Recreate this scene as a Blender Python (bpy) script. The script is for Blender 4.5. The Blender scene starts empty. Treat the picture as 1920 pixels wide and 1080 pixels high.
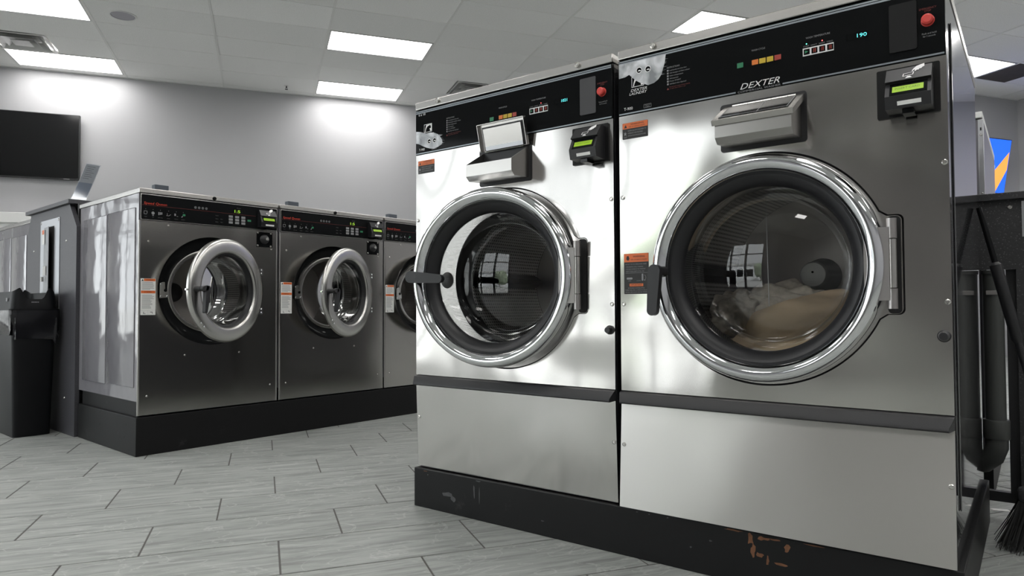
import bpy, bmesh, math, random
from mathutils import Vector, Matrix, noise
from mathutils.geometry import tessellate_polygon
PI = math.pi
SC = bpy.context.scene
COL = SC.collection
random.seed(4)

# ------------------------------------------------------------------ camera
H = 0.765
FPX = 1291.346
TH, RO = 0.0279, -0.0046
cth, sth, cro, sro = math.cos(TH), math.sin(TH), math.cos(RO), math.sin(RO)
R1 = Matrix(((1, 0, 0), (0, cth, sth), (0, -sth, cth)))
R2 = Matrix(((cro, 0, sro), (0, 1, 0), (-sro, 0, cro)))
RC = R2 @ R1                      # rows: right, forward, up
cam_d = bpy.data.cameras.new('camera')
cam_d.sensor_width = 36.0
cam_d.lens = FPX / 1920 * 36.0
cam_d.clip_start = 0.05
cam_d.clip_end = 300
cam = bpy.data.objects.new('camera', cam_d)
COL.objects.link(cam)
m = Matrix.Identity(4)
for i in range(3):
    m[i][0], m[i][1], m[i][2] = RC[0][i], RC[2][i], -RC[1][i]
m[2][3] = H
cam.matrix_world = m
SC.camera = cam

# ------------------------------------------------------------------ sky and exposure
SKY = 1.45
PANEL = 5.3
SC.view_settings.view_transform = 'Standard'
SC.view_settings.look = 'None'
SC.view_settings.gamma = 1.0
SC.view_settings.use_curve_mapping = False
SC.view_settings.exposure = 1.25
world = bpy.data.worlds.new('overcast_sky')
SC.world = world
world.use_nodes = True
wn = world.node_tree.nodes
wn['Background'].inputs[0].default_value = (0.93, 0.96, 1.0, 1)
wn['Background'].inputs[1].default_value = SKY
sun_d = bpy.data.lights.new('sun', 'SUN')
sun_d.energy = 5.0
sun_d.angle = 0.02
sun = bpy.data.objects.new('sun', sun_d)
COL.objects.link(sun)
sun.rotation_euler = (0, math.radians(42), math.radians(-12))     # from over the roof, on to the street outside
SC.cycles.max_bounces = 7
SC.cycles.diffuse_bounces = 4
SC.cycles.glossy_bounces = 4
SC.cycles.transmission_bounces = 2
SC.cycles.transparent_max_bounces = 10
SC.cycles.sample_clamp_indirect = 4.0
SC.cycles.adaptive_threshold = 0.02
SC.cycles.caustics_reflective = False
SC.cycles.caustics_refractive = False

# ------------------------------------------------------------------ frames of the place
FX, FY, A1 = -0.3757, 2.6922, math.radians(-37.209)      # front pair of washers
LX, LY, A2 = -1.9453, 3.5850, math.radians(49.156)       # far row of washers
WX, WY, A3 = -5.2193, 9.2826, math.radians(19.861)       # the room itself: x along the back wall, y into it
HC = 3.9018
M1_ = Matrix.Translation((FX, FY, 0)) @ Matrix.Rotation(A1, 4, 'Z')
M2_ = Matrix.Translation((LX, LY, 0)) @ Matrix.Rotation(A2, 4, 'Z')
M3_ = Matrix.Translation((WX, WY, 0)) @ Matrix.Rotation(A3, 4, 'Z')
T4, T2, R0 = 1.2192, 0.6096, 0.1401

# ------------------------------------------------------------------ materials
MATS = {}


def new_mat(name):
    mt = bpy.data.materials.new(name)
    mt.use_nodes = True
    nt = mt.node_tree
    b = nt.nodes['Principled BSDF']
    MATS[name] = mt
    return mt, nt, b


def P(name, col, rough=0.5, metal=0.0, spec=0.5, coat=0.0, emit=None, es=0.0, noise_amt=0.0, nscale=40.0, bump=0.0, bscale=200.0, bdist=0.002):
    mt, nt, b = new_mat(name)
    b.inputs['Base Color'].default_value = (*col, 1)
    b.inputs['Roughness'].default_value = rough
    b.inputs['Metallic'].default_value = metal
    b.inputs['Specular IOR Level'].default_value = spec
    b.inputs['Coat Weight'].default_value = coat
    if emit:
        b.inputs['Emission Color'].default_value = (*emit, 1)
        b.inputs['Emission Strength'].default_value = es
    tc = nt.nodes.new('ShaderNodeTexCoord')
    if noise_amt:
        n = nt.nodes.new('ShaderNodeTexNoise')
        n.inputs['Scale'].default_value = nscale
        n.inputs['Detail'].default_value = 5
        nt.links.new(tc.outputs['Object'], n.inputs['Vector'])
        mx = nt.nodes.new('ShaderNodeMix')
        mx.data_type = 'RGBA'
        mx.inputs['A'].default_value = (*[max(0, c * (1 - noise_amt)) for c in col], 1)
        mx.inputs['B'].default_value = (*[min(1, c * (1 + noise_amt)) for c in col], 1)
        nt.links.new(n.outputs['Fac'], mx.inputs['Factor'])
        nt.links.new(mx.outputs['Result'], b.inputs['Base Color'])
    if bump:
        n = nt.nodes.new('ShaderNodeTexNoise')
        n.inputs['Scale'].default_value = bscale
        n.inputs['Detail'].default_value = 3
        nt.links.new(tc.outputs['Object'], n.inputs['Vector'])
        bp = nt.nodes.new('ShaderNodeBump')
        bp.inputs['Strength'].default_value = bump
        bp.inputs['Distance'].default_value = bdist
        nt.links.new(n.outputs['Fac'], bp.inputs['Height'])
        nt.links.new(bp.outputs['Normal'], b.inputs['Normal'])
    return mt


def steel(name, col, rough, wave, wscale=2.4, streak=(3, 60, 420), fine=0.0, aniso=0.0):
    """brushed sheet: fine grain in the roughness, shallow dents that bend what it mirrors"""
    mt, nt, b = new_mat(name)
    b.inputs['Base Color'].default_value = (*col, 1)
    b.inputs['Metallic'].default_value = 1.0
    tc = nt.nodes.new('ShaderNodeTexCoord')
    oi = nt.nodes.new('ShaderNodeObjectInfo')
    ad = nt.nodes.new('ShaderNodeVectorMath')
    ad.operation = 'ADD'
    sc = nt.nodes.new('ShaderNodeVectorMath')
    sc.operation = 'SCALE'
    cb = nt.nodes.new('ShaderNodeCombineXYZ')
    for k in range(3):
        nt.links.new(oi.outputs['Random'], cb.inputs[k])
    nt.links.new(cb.outputs[0], sc.inputs[0])
    sc.inputs['Scale'].default_value = 4.0
    nt.links.new(tc.outputs['Object'], ad.inputs[0])
    nt.links.new(sc.outputs[0], ad.inputs[1])
    mp = nt.nodes.new('ShaderNodeMapping')
    mp.inputs['Scale'].default_value = streak
    nt.links.new(ad.outputs[0], mp.inputs['Vector'])
    n1 = nt.nodes.new('ShaderNodeTexNoise')
    n1.inputs['Scale'].default_value = 1.0
    n1.inputs['Detail'].default_value = 3
    nt.links.new(mp.outputs[0], n1.inputs['Vector'])
    mr = nt.nodes.new('ShaderNodeMapRange')
    mr.inputs['To Min'].default_value = rough * 0.95
    mr.inputs['To Max'].default_value = rough * 1.06
    nt.links.new(n1.outputs['Fac'], mr.inputs['Value'])
    nt.links.new(mr.outputs[0], b.inputs['Roughness'])
    n2 = nt.nodes.new('ShaderNodeTexNoise')
    n2.inputs['Scale'].default_value = wscale
    n2.inputs['Detail'].default_value = 1.0
    n2.inputs['Roughness'].default_value = 0.35
    nt.links.new(ad.outputs[0], n2.inputs['Vector'])
    bp = nt.nodes.new('ShaderNodeBump')
    bp.inputs['Strength'].default_value = 1.0
    bp.inputs['Distance'].default_value = wave
    if 'Filter Width' in bp.inputs:
        bp.inputs['Filter Width'].default_value = 1.0
    nt.links.new(n2.outputs['Fac'], bp.inputs['Height'])
    b2 = nt.nodes.new('ShaderNodeBump')
    b2.inputs['Strength'].default_value = fine
    b2.inputs['Distance'].default_value = 0.001
    nt.links.new(n1.outputs['Fac'], b2.inputs['Height'])
    nt.links.new(bp.outputs[0], b2.inputs['Normal'])
    nt.links.new((b2 if fine else bp).outputs[0], b.inputs['Normal'])
    if aniso:
        b.inputs['Anisotropic'].default_value = aniso
        cx = nt.nodes.new('ShaderNodeCombineXYZ')
        cx.inputs[2].default_value = 1.0
        vt = nt.nodes.new('ShaderNodeVectorTransform')
        vt.vector_type = 'VECTOR'
        vt.convert_from = 'OBJECT'
        vt.convert_to = 'WORLD'
        nt.links.new(cx.outputs[0], vt.inputs[0])
        nt.links.new(vt.outputs[0], b.inputs['Tangent'])
    return mt


def glassy(name, tint, refl=1.0, rough=0.0):
    """clear pane: mirrors by angle, lets the rest straight through"""
    mt = bpy.data.materials.new(name)
    mt.use_nodes = True
    nt = mt.node_tree
    nt.nodes.clear()
    out = nt.nodes.new('ShaderNodeOutputMaterial')
    tr = nt.nodes.new('ShaderNodeBsdfTransparent')
    tr.inputs[0].default_value = (*tint, 1)
    gl = nt.nodes.new('ShaderNodeBsdfGlossy')
    gl.inputs['Roughness'].default_value = rough
    fr = nt.nodes.new('ShaderNodeFresnel')
    fr.inputs['IOR'].default_value = 1.5
    mu = nt.nodes.new('ShaderNodeMath')
    mu.operation = 'MULTIPLY'
    mu.inputs[1].default_value = refl
    mu.use_clamp = True
    mx = nt.nodes.new('ShaderNodeMixShader')
    nt.links.new(fr.outputs[0], mu.inputs[0])
    nt.links.new(mu.outputs[0], mx.inputs[0])
    nt.links.new(tr.outputs[0], mx.inputs[1])
    nt.links.new(gl.outputs[0], mx.inputs[2])
    nt.links.new(mx.outputs[0], out.inputs[0])
    MATS[name] = mt
    return mt


steel('steel', (0.60, 0.585, 0.565), 0.155, 0.038, 2.5, aniso=0.5)
steel('steel_scuffed', (0.62, 0.605, 0.585), 0.33, 0.016, 2.2, aniso=0.85)
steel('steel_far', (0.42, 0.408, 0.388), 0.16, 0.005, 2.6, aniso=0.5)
P('steel_trim', (0.52, 0.505, 0.485), 0.27, 1.0)
P('galvanised', (0.50, 0.51, 0.53), 0.36, 1.0)
P('chrome', (0.80, 0.81, 0.83), 0.055, 1.0)
P('door_steel', (0.56, 0.55, 0.53), 0.27, 1.0)
P('hinge_metal', (0.42, 0.40, 0.39), 0.36, 1.0)
P('screw_metal', (0.70, 0.69, 0.66), 0.25, 1.0)
P('rubber', (0.012, 0.012, 0.014), 0.42, bump=0.1, bscale=60)
P('black_plastic', (0.016, 0.016, 0.018), 0.38, bump=0.15, bscale=700)
P('black_gloss', (0.005, 0.0055, 0.006), 0.07, spec=0.25)
P('black_panel', (0.009, 0.0095, 0.010), 0.07, spec=0.07)
P('panel_edge', (0.30, 0.33, 0.36), 0.3, 0.6)
P('black_cover', (0.011, 0.011, 0.0115), 0.5, spec=0.2)
P('charcoal', (0.035, 0.035, 0.038), 0.45)
P('slate', (0.07, 0.085, 0.105), 0.5)
P('side_paint', (0.05, 0.05, 0.055), 0.085, 0.0, 0.9, coat=0.7)
P('far_side_paint', (0.25, 0.245, 0.265), 0.12, 0.0, 0.8, coat=0.4, bump=1.0, bscale=2.2, bdist=0.02)
P('wall_paint', (0.44, 0.44, 0.455), 0.72, noise_amt=0.015, nscale=3, bump=0.06, bscale=120)
P('mirrored_dark_tone', (0.27, 0.265, 0.26), 0.7)  # darker tone invented for the unseen corner, to dim the steel's reflection
P('white_paint', (0.78, 0.78, 0.77), 0.5)
P('grid_white', (0.80, 0.80, 0.78), 0.5)
P('lens_frame', (0.66, 0.66, 0.65), 0.4)
P('lens', (0.9, 0.9, 0.9), 0.4, emit=(1.0, 0.985, 0.96), es=PANEL)
P('vent_metal', (0.58, 0.58, 0.57), 0.35, 0.4)
P('vent_dark', (0.02, 0.02, 0.02), 0.8)
P('speaker_cloth', (0.44, 0.43, 0.47), 0.8, bump=0.4, bscale=900)
P('dirty_tile', (0.075, 0.065, 0.055), 0.9, noise_amt=0.35, nscale=14)
P('grout', (0.115, 0.11, 0.105), 0.9, noise_amt=0.2, nscale=20)
P('tv_black', (0.006, 0.006, 0.007), 0.12)
P('print_white', (0.80, 0.80, 0.80), 0.5)
P('print_grey', (0.26, 0.26, 0.27), 0.5)
P('print_dim', (0.11, 0.11, 0.115), 0.5)
P('print_black', (0.01, 0.01, 0.01), 0.5)
P('print_red', (0.36, 0.03, 0.015), 0.5)
P('print_darkred', (0.15, 0.018, 0.014), 0.5)
P('brand_red', (0.62, 0.05, 0.02), 0.5)
P('warning_orange', (0.72, 0.155, 0.035), 0.45)
P('key_green', (0.02, 0.20, 0.09), 0.4)
P('key_orange', (0.75, 0.20, 0.03), 0.4)
P('key_yellow', (0.60, 0.42, 0.03), 0.4)
P('key_red', (0.36, 0.04, 0.025), 0.4)
P('stop_red', (0.66, 0.06, 0.05), 0.35)
P('lcd_green', (0.28, 0.45, 0.02), 0.3, emit=(0.36, 0.62, 0.03), es=0.10)
P('lcd_ink', (0.10, 0.20, 0.02), 0.5)
P('digit_cyan', (0.1, 0.8, 0.8), 0.4, emit=(0.15, 0.95, 0.95), es=0.45)
P('digit_green', (0.4, 0.7, 0.05), 0.4, emit=(0.5, 0.9, 0.05), es=0.25)
P('led_red', (0.9, 0.05, 0.05), 0.4, emit=(1, 0.08, 0.08), es=2.5)
P('led_green', (0.05, 0.9, 0.5), 0.4, emit=(0.1, 1, 0.6), es=2.5)
P('led_white', (0.9, 0.9, 0.9), 0.4, emit=(1, 1, 1), es=1.0)
P('paper', (0.80, 0.80, 0.78), 0.6)
P('refraction_blue', (0.40, 0.45, 0.53), 0.6)
P('bag', (0.010, 0.010, 0.012), 0.2, bump=0.9, bscale=26)
P('bin_plastic', (0.005, 0.0055, 0.0065), 0.42, spec=0.22)
P('pipe_grey', (0.055, 0.058, 0.055), 0.5)
P('bristle', (0.010, 0.010, 0.010), 0.8)
P('hub_white', (0.86, 0.86, 0.84), 0.5)
P('cloth_beige', (0.72, 0.55, 0.36), 0.75, noise_amt=0.08, nscale=9, bump=0.25, bscale=90)
P('cloth_grey', (0.46, 0.42, 0.36), 0.95, noise_amt=0.45, nscale=45, bump=1.0, bscale=60)
P('foam_white', (0.75, 0.75, 0.73), 0.7)
P('tv_blue', (0.01, 0.06, 0.5), 0.3, emit=(0.01, 0.08, 0.62), es=0.9)
P('tv_pale', (0.3, 0.4, 0.8), 0.3, emit=(0.28, 0.40, 0.85), es=0.7)
P('tv_orange', (0.6, 0.25, 0.05), 0.3, emit=(0.72, 0.30, 0.06), es=0.6)
P('tv_skin', (0.3, 0.2, 0.25), 0.3, emit=(0.30, 0.2, 0.3), es=0.5)
P('asphalt', (0.50, 0.50, 0.49), 0.9)
P('facade', (0.80, 0.81, 0.83), 0.8)
P('leaf', (0.33, 0.39, 0.28), 0.8, noise_amt=0.5, nscale=2)
P('bark', (0.10, 0.07, 0.05), 0.9)
P('frame_dark', (0.05, 0.05, 0.055), 0.4, 0.5)
glassy('door_glass', (0.95, 0.95, 0.945), 1.6)
glassy('glass_wall', (0.93, 0.935, 0.93), 0.4)
glassy('window_glass', (0.96, 0.97, 0.96), 0.7)
glassy('acrylic', (0.90, 0.92, 0.95), 1.2, 0.05)
P('water', (0.62, 0.64, 0.65), 0.08, spec=1.0)


def speckle(name, base, fleck, scale, rough):
    mt, nt, b = new_mat(name)
    tc = nt.nodes.new('ShaderNodeTexCoord')
    v = nt.nodes.new('ShaderNodeTexVoronoi')
    v.inputs['Scale'].default_value = scale
    nt.links.new(tc.outputs['Object'], v.inputs['Vector'])
    r = nt.nodes.new('ShaderNodeValToRGB')
    r.color_ramp.elements[0].position = 0.0
    r.color_ramp.elements[0].color = (*fleck, 1)
    r.color_ramp.elements[1].position = 0.28
    r.color_ramp.elements[1].color = (*base, 1)
    nt.links.new(v.outputs['Distance'], r.inputs['Fac'])
    nt.links.new(r.outputs[0], b.inputs['Base Color'])
    b.inputs['Roughness'].default_value = rough
    bp = nt.nodes.new('ShaderNodeBump')
    bp.inputs['Strength'].default_value = 0.35
    bp.inputs['Distance'].default_value = 0.001
    nt.links.new(v.outputs['Distance'], bp.inputs['Height'])
    nt.links.new(bp.outputs[0], b.inputs['Normal'])


speckle('laminate', (0.062, 0.061, 0.070), (0.16, 0.155, 0.17), 170, 0.42)
speckle('laminate_dark', (0.030, 0.030, 0.032), (0.16, 0.16, 0.16), 120, 0.5)


def floor_tile_mat():
    mt, nt, b = new_mat('floor_tile')
    L = nt.links.new
    tc = nt.nodes.new('ShaderNodeTexCoord')
    oi = nt.nodes.new('ShaderNodeObjectInfo')
    cb = nt.nodes.new('ShaderNodeCombineXYZ')
    for k in range(3):
        L(oi.outputs['Random'], cb.inputs[k])
    s = nt.nodes.new('ShaderNodeVectorMath')
    s.operation = 'SCALE'
    s.inputs['Scale'].default_value = 37.0
    L(cb.outputs[0], s.inputs[0])
    a = nt.nodes.new('ShaderNodeVectorMath')
    a.operation = 'ADD'
    L(tc.outputs['Object'], a.inputs[0])
    L(s.outputs[0], a.inputs[1])
    mp = nt.nodes.new('ShaderNodeMapping')
    mp.inputs['Scale'].default_value = (2.4, 21.0, 1.0)
    mp.inputs['Rotation'].default_value = (0, 0, 0.06)
    L(a.outputs[0], mp.inputs['Vector'])
    n = nt.nodes.new('ShaderNodeTexNoise')
    n.inputs['Scale'].default_value = 1.6
    n.inputs['Detail'].default_value = 8
    n.inputs['Roughness'].default_value = 0.68
    n.inputs['Distortion'].default_value = 0.5
    L(mp.outputs[0], n.inputs['Vector'])
    r = nt.nodes.new('ShaderNodeValToRGB')
    e = r.color_ramp.elements
    e[0].position = 0.34
    e[0].color = (0.20, 0.21, 0.20, 1)
    e[1].position = 0.68
    e[1].color = (0.40, 0.415, 0.40, 1)
    x = e.new(0.5)
    x.color = (0.30, 0.315, 0.30, 1)
    L(n.outputs['Fac'], r.inputs['Fac'])
    # pale veins
    mp2 = nt.nodes.new('ShaderNodeMapping')
    mp2.inputs['Scale'].default_value = (1.0, 1.7, 1.0)
    mp2.inputs['Rotation'].default_value = (0, 0, 0.5)
    L(a.outputs[0], mp2.inputs['Vector'])
    n2 = nt.nodes.new('ShaderNodeTexNoise')
    n2.inputs['Scale'].default_value = 3.2
    n2.inputs['Detail'].default_value = 6
    n2.inputs['Distortion'].default_value = 1.2
    L(mp2.outputs[0], n2.inputs['Vector'])
    m1 = nt.nodes.new('ShaderNodeMath')
    m1.operation = 'SUBTRACT'
    m1.inputs[1].default_value = 0.5
    L(n2.outputs['Fac'], m1.inputs[0])
    m2 = nt.nodes.new('ShaderNodeMath')
    m2.operation = 'ABSOLUTE'
    L(m1.outputs[0], m2.inputs[0])
    m3 = nt.nodes.new('ShaderNodeMapRange')
    m3.inputs['From Min'].default_value = 0.0
    m3.inputs['From Max'].default_value = 0.012
    m3.inputs['To Min'].default_value = 0.45
    m3.inputs['To Max'].default_value = 0.0
    L(m2.outputs[0], m3.inputs['Value'])
    mx = nt.nodes.new('ShaderNodeMix')
    mx.data_type = 'RGBA'
    mx.inputs['B'].default_value = (0.52, 0.53, 0.515, 1)
    L(m3.outputs[0], mx.inputs['Factor'])
    L(r.outputs[0], mx.inputs['A'])
    L(mx.outputs['Result'], b.inputs['Base Color'])
    b.inputs['Roughness'].default_value = 0.48
    b.inputs['Specular IOR Level'].default_value = 0.4
    bp = nt.nodes.new('ShaderNodeBump')
    bp.inputs['Strength'].default_value = 0.12
    bp.inputs['Distance'].default_value = 0.002
    L(n.outputs['Fac'], bp.inputs['Height'])
    L(bp.outputs[0], b.inputs['Normal'])


def ceiling_tile_mat():
    mt, nt, b = new_mat('ceiling_tile')
    L = nt.links.new
    tc = nt.nodes.new('ShaderNodeTexCoord')
    oi = nt.nodes.new('ShaderNodeObjectInfo')
    n = nt.nodes.new('ShaderNodeTexNoise')
    n.inputs['Scale'].default_value = 130
    n.inputs['Detail'].default_value = 4
    L(tc.outputs['Object'], n.inputs['Vector'])
    r = nt.nodes.new('ShaderNodeValToRGB')
    r.color_ramp.elements[0].position = 0.32
    r.color_ramp.elements[0].color = (0.80, 0.80, 0.785, 1)
    r.color_ramp.elements[1].position = 0.55
    r.color_ramp.elements[1].color = (0.93, 0.93, 0.915, 1)
    L(n.outputs['Fac'], r.inputs['Fac'])
    mr = nt.nodes.new('ShaderNodeMapRange')
    mr.inputs['To Min'].default_value = 0.95
    mr.inputs['To Max'].default_value = 1.04
    L(oi.outputs['Random'], mr.inputs['Value'])
    h = nt.nodes.new('ShaderNodeHueSaturation')
    L(mr.outputs[0], h.inputs['Value'])
    L(r.outputs[0], h.inputs['Color'])
    L(h.outputs[0], b.inputs['Base Color'])
    b.inputs['Roughness'].default_value = 0.9
    bp = nt.nodes.new('ShaderNodeBump')
    bp.inputs['Strength'].default_value = 0.5
    bp.inputs['Distance'].default_value = 0.003
    L(n.outputs['Fac'], bp.inputs['Height'])
    L(bp.outputs[0], b.inputs['Normal'])


def plinth_mat():
    """black painted timber with scuffs, a few rusty chips"""
    mt, nt, b = new_mat('plinth_black')
    L = nt.links.new
    tc = nt.nodes.new('ShaderNodeTexCoord')
    n = nt.nodes.new('ShaderNodeTexNoise')
    n.inputs['Scale'].default_value = 7
    n.inputs['Detail'].default_value = 9
    n.inputs['Roughness'].default_value = 0.75
    L(tc.outputs['Object'], n.inputs['Vector'])
    r = nt.nodes.new('ShaderNodeValToRGB')
    e = r.color_ramp.elements
    e[0].position = 0.0
    e[0].color = (0.005, 0.005, 0.0055, 1)
    e[1].position = 0.80
    e[1].color = (0.040, 0.040, 0.043, 1)
    x = e.new(0.62)
    x.color = (0.0055, 0.0055, 0.006, 1)
    L(n.outputs['Fac'], r.inputs['Fac'])
    L(r.outputs[0], b.inputs['Base Color'])
    b.inputs['Specular IOR Level'].default_value = 0.3
    b.inputs['Roughness'].default_value = 0.5


def perforated_mat():
    mt, nt, b = new_mat('drum_steel')
    L = nt.links.new
    tc = nt.nodes.new('ShaderNodeTexCoord')
    sp = nt.nodes.new('ShaderNodeSeparateXYZ')
    L(tc.outputs['UV'], sp.inputs[0])
    v = nt.nodes.new('ShaderNodeTexVoronoi')
    v.inputs['Scale'].default_value = 1.0
    v.inputs['Randomness'].default_value = 0.0
    L(tc.outputs['UV'], v.inputs['Vector'])
    r = nt.nodes.new('ShaderNodeValToRGB')
    r.color_ramp.elements[0].position = 0.24
    r.color_ramp.elements[0].color = (0.01, 0.01, 0.01, 1)
    r.color_ramp.elements[1].position = 0.30
    r.color_ramp.elements[1].color = (0.55, 0.54, 0.52, 1)
    L(v.outputs['Distance'], r.inputs['Fac'])
    L(r.outputs[0], b.inputs['Base Color'])
    b.inputs['Metallic'].default_value = 0.85
    b.inputs['Roughness'].default_value = 0.38


def worn_patch_mat():
    """scraped silver patch, feathered sideways into the black overlay"""
    mt, nt, b = new_mat('worn_silver')
    L = nt.links.new
    tc = nt.nodes.new('ShaderNodeTexCoord')
    n = nt.nodes.new('ShaderNodeTexNoise')
    n.inputs['Scale'].default_value = 14
    n.inputs['Detail'].default_value = 3
    n.inputs['Distortion'].default_value = 1.0
    L(tc.outputs['Object'], n.inputs['Vector'])
    r = nt.nodes.new('ShaderNodeValToRGB')
    r.color_ramp.elements[0].position = 0.36
    r.color_ramp.elements[0].color = (0.22, 0.23, 0.24, 1)
    r.color_ramp.elements[1].position = 0.66
    r.color_ramp.elements[1].color = (0.70, 0.71, 0.73, 1)
    L(n.outputs['Fac'], r.inputs['Fac'])
    L(r.outputs[0], b.inputs['Base Color'])
    b.inputs['Roughness'].default_value = 0.4
    b.inputs['Metallic'].default_value = 0.55


for _n in ('lcd_green', 'digit_cyan', 'digit_green', 'led_red', 'led_green', 'led_white', 'tv_blue', 'tv_pale', 'tv_orange', 'tv_skin'):
    MATS[_n].cycles.emission_sampling = 'NONE'
floor_tile_mat()
ceiling_tile_mat()
plinth_mat()
perforated_mat()
worn_patch_mat()
P('rust', (0.17, 0.075, 0.035), 0.8, noise_amt=0.6, nscale=60)
P('scuff', (0.085, 0.085, 0.09), 0.7, noise_amt=0.6, nscale=40)


# ------------------------------------------------------------------ mesh helpers
class B:
    def __init__(s):
        s.bm = bmesh.new()
        s.bev = False

    def box(s, x0, x1, y0, y1, z0, z1, bev=0.0, seg=2):
        mt = Matrix.Translation(((x0 + x1) / 2, (y0 + y1) / 2, (z0 + z1) / 2)) @ Matrix.Diagonal((abs(x1 - x0), abs(y1 - y0), abs(z1 - z0), 1))
        r = bmesh.ops.create_cube(s.bm, size=1.0, matrix=mt)
        if bev:
            s.bev = True
            ed = list({e for v in r['verts'] for e in v.link_edges})
            bmesh.ops.bevel(s.bm, geom=ed, offset=bev, segments=seg, affect='EDGES', profile=0.5)
        return s

    def obox(s, mat, dx, dy, dz, bev=0.0):
        r = bmesh.ops.create_cube(s.bm, size=1.0, matrix=mat @ Matrix.Diagonal((dx, dy, dz, 1)))
        if bev:
            s.bev = True
            ed = list({e for v in r['verts'] for e in v.link_edges})
            bmesh.ops.bevel(s.bm, geom=ed, offset=bev, segments=2, affect='EDGES', profile=0.5)
        return s

    def faces(s, vs, fs):
        vv = [s.bm.verts.new(v) for v in vs]
        for f in fs:
            try:
                s.bm.faces.new([vv[i] for i in f])
            except ValueError:
                pass
        return s

    def quad(s, a, b, c, d):
        return s.faces([a, b, c, d], [(0, 1, 2, 3)])

    def rect(s, u0, u1, z0, z1, y=-0.001):           # flat print on a front face
        return s.faces([(u0, y, z0), (u1, y, z0), (u1, y, z1), (u0, y, z1)], [(0, 1, 2, 3)])

    def poly(s, pts, y=-0.001):                      # filled polygon on a front face, pts (u, z)
        t = tessellate_polygon([[Vector((p[0], p[1], 0)) for p in pts]])
        return s.faces([(p[0], y, p[1]) for p in pts], t)

    def prism_x(s, prof, x0, x1):                    # profile of (y, z), swept along x, capped
        n = len(prof)
        vs = [(x0, y, z) for y, z in prof] + [(x1, y, z) for y, z in prof]
        fs = [(i, (i + 1) % n, n + (i + 1) % n, n + i) for i in range(n)]
        t = tessellate_polygon([[Vector((y, z, 0)) for y, z in prof]])
        fs += [tuple(f) for f in t] + [tuple(n + i for i in reversed(f)) for f in t]
        return s.faces(vs, fs)

    def prism_y(s, outline, y0, y1, holes=()):       # outline of (x, z) with holes, thickness y0..y1
        loops = [outline] + list(holes)
        t = tessellate_polygon([[Vector((p[0], p[1], 0)) for p in lp] for lp in loops])
        flat = [p for lp in loops for p in lp]
        n = len(flat)
        vs = [(p[0], y0, p[1]) for p in flat] + [(p[0], y1, p[1]) for p in flat]
        fs = [tuple(f) for f in t] + [tuple(n + i for i in reversed(f)) for f in t]
        k = 0
        for lp in loops:
            c = len(lp)
            for i in range(c):
                a, b_ = k + i, k + (i + 1) % c
                fs.append((a, b_, n + b_, n + a))
            k += c
        return s.faces(vs, fs)

    def lathe(s, prof, cx=0.0, cz=0.0, seg=72, close=False, cy=0.0):   # profile of (r, y), axis along y
        vs, fs = [], []
        n = len(prof)
        for k in range(seg):
            a = 2 * PI * k / seg
            for r, y in prof:
                vs.append((cx + r * math.cos(a), cy + y, cz + r * math.sin(a)))
        m_ = n if close else n - 1
        for k in range(seg):
            k2 = (k + 1) % seg
            for i in range(m_):
                j = (i + 1) % n
                fs.append((k * n + i, k * n + j, k2 * n + j, k2 * n + i))
        s.faces(vs, fs)
        bmesh.ops.remove_doubles(s.bm, verts=s.bm.verts[:], dist=1e-6)
        return s

    def lathe_z(s, prof, cx=0.0, cy=0.0, seg=24, z=0.0):
        vs, fs = [], []
        n = len(prof)
        for k in range(seg):
            a = 2 * PI * k / seg
            for r, h in prof:
                vs.append((cx + r * math.cos(a), cy + r * math.sin(a), z + h))
        for k in range(seg):
            k2 = (k + 1) % seg
            for i in range(n - 1):
                fs.append((k * n + i, k * n + i + 1, k2 * n + i + 1, k2 * n + i))
        s.faces(vs, fs)
        bmesh.ops.remove_doubles(s.bm, verts=s.bm.verts[:], dist=1e-6)
        return s

    def tube(s, path, rad, seg=12, cap=True):
        path = [Vector(p) for p in path]
        rad = rad if isinstance(rad, (list, tuple)) else [rad] * len(path)
        rings = []
        up = Vector((0.123, 0.456, 0.881)).normalized()
        for i, p in enumerate(path):
            d = (path[min(i + 1, len(path) - 1)] - path[max(i - 1, 0)]).normalized()
            x = d.cross(up).normalized()
            y = d.cross(x).normalized()
            rings.append([s.bm.verts.new(p + (x * math.cos(2 * PI * k / seg) + y * math.sin(2 * PI * k / seg)) * rad[i]) for k in range(seg)])
        for a, b_ in zip(rings, rings[1:]):
            for k in range(seg):
                s.bm.faces.new((a[k], a[(k + 1) % seg], b_[(k + 1) % seg], b_[k]))
        if cap:
            s.bm.faces.new(rings[0])
            s.bm.faces.new(list(reversed(rings[-1])))
        return s

    def text(s, body, u, z, w=None, h=0.01, y=-0.0012, shear=0.0, align='L'):
        """letters lying on a front face: left-bottom at (u, z), cap height h, fitted to width w"""
        key = (body, shear)
        if key not in TXT:
            cu = bpy.data.curves.new('lettering', 'FONT')
            cu.body = body
            cu.shear = shear
            cu.resolution_u = 2
            ob = bpy.data.objects.new('lettering', cu)
            me = bpy.data.meshes.new_from_object(ob)
            vs = [tuple(v.co) for v in me.vertices]
            fs = [tuple(p.vertices) for p in me.polygons]
            bpy.data.objects.remove(ob)
            bpy.data.meshes.remove(me)
            bpy.data.curves.remove(cu)
            TXT[key] = (vs, fs)
        vs, fs = TXT[key]
        if not vs:
            return s
        x0 = min(v[0] for v in vs)
        x1 = max(v[0] for v in vs)
        k = h / 0.70
        kx = (w / (x1 - x0)) if w else k
        s.faces([(u + (v[0] - x0) * kx, y, z + v[1] * k) for v in vs], fs)
        return s

    def xform(s, mat):
        bmesh.ops.transform(s.bm, matrix=mat, verts=s.bm.verts[:])
        return s

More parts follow.
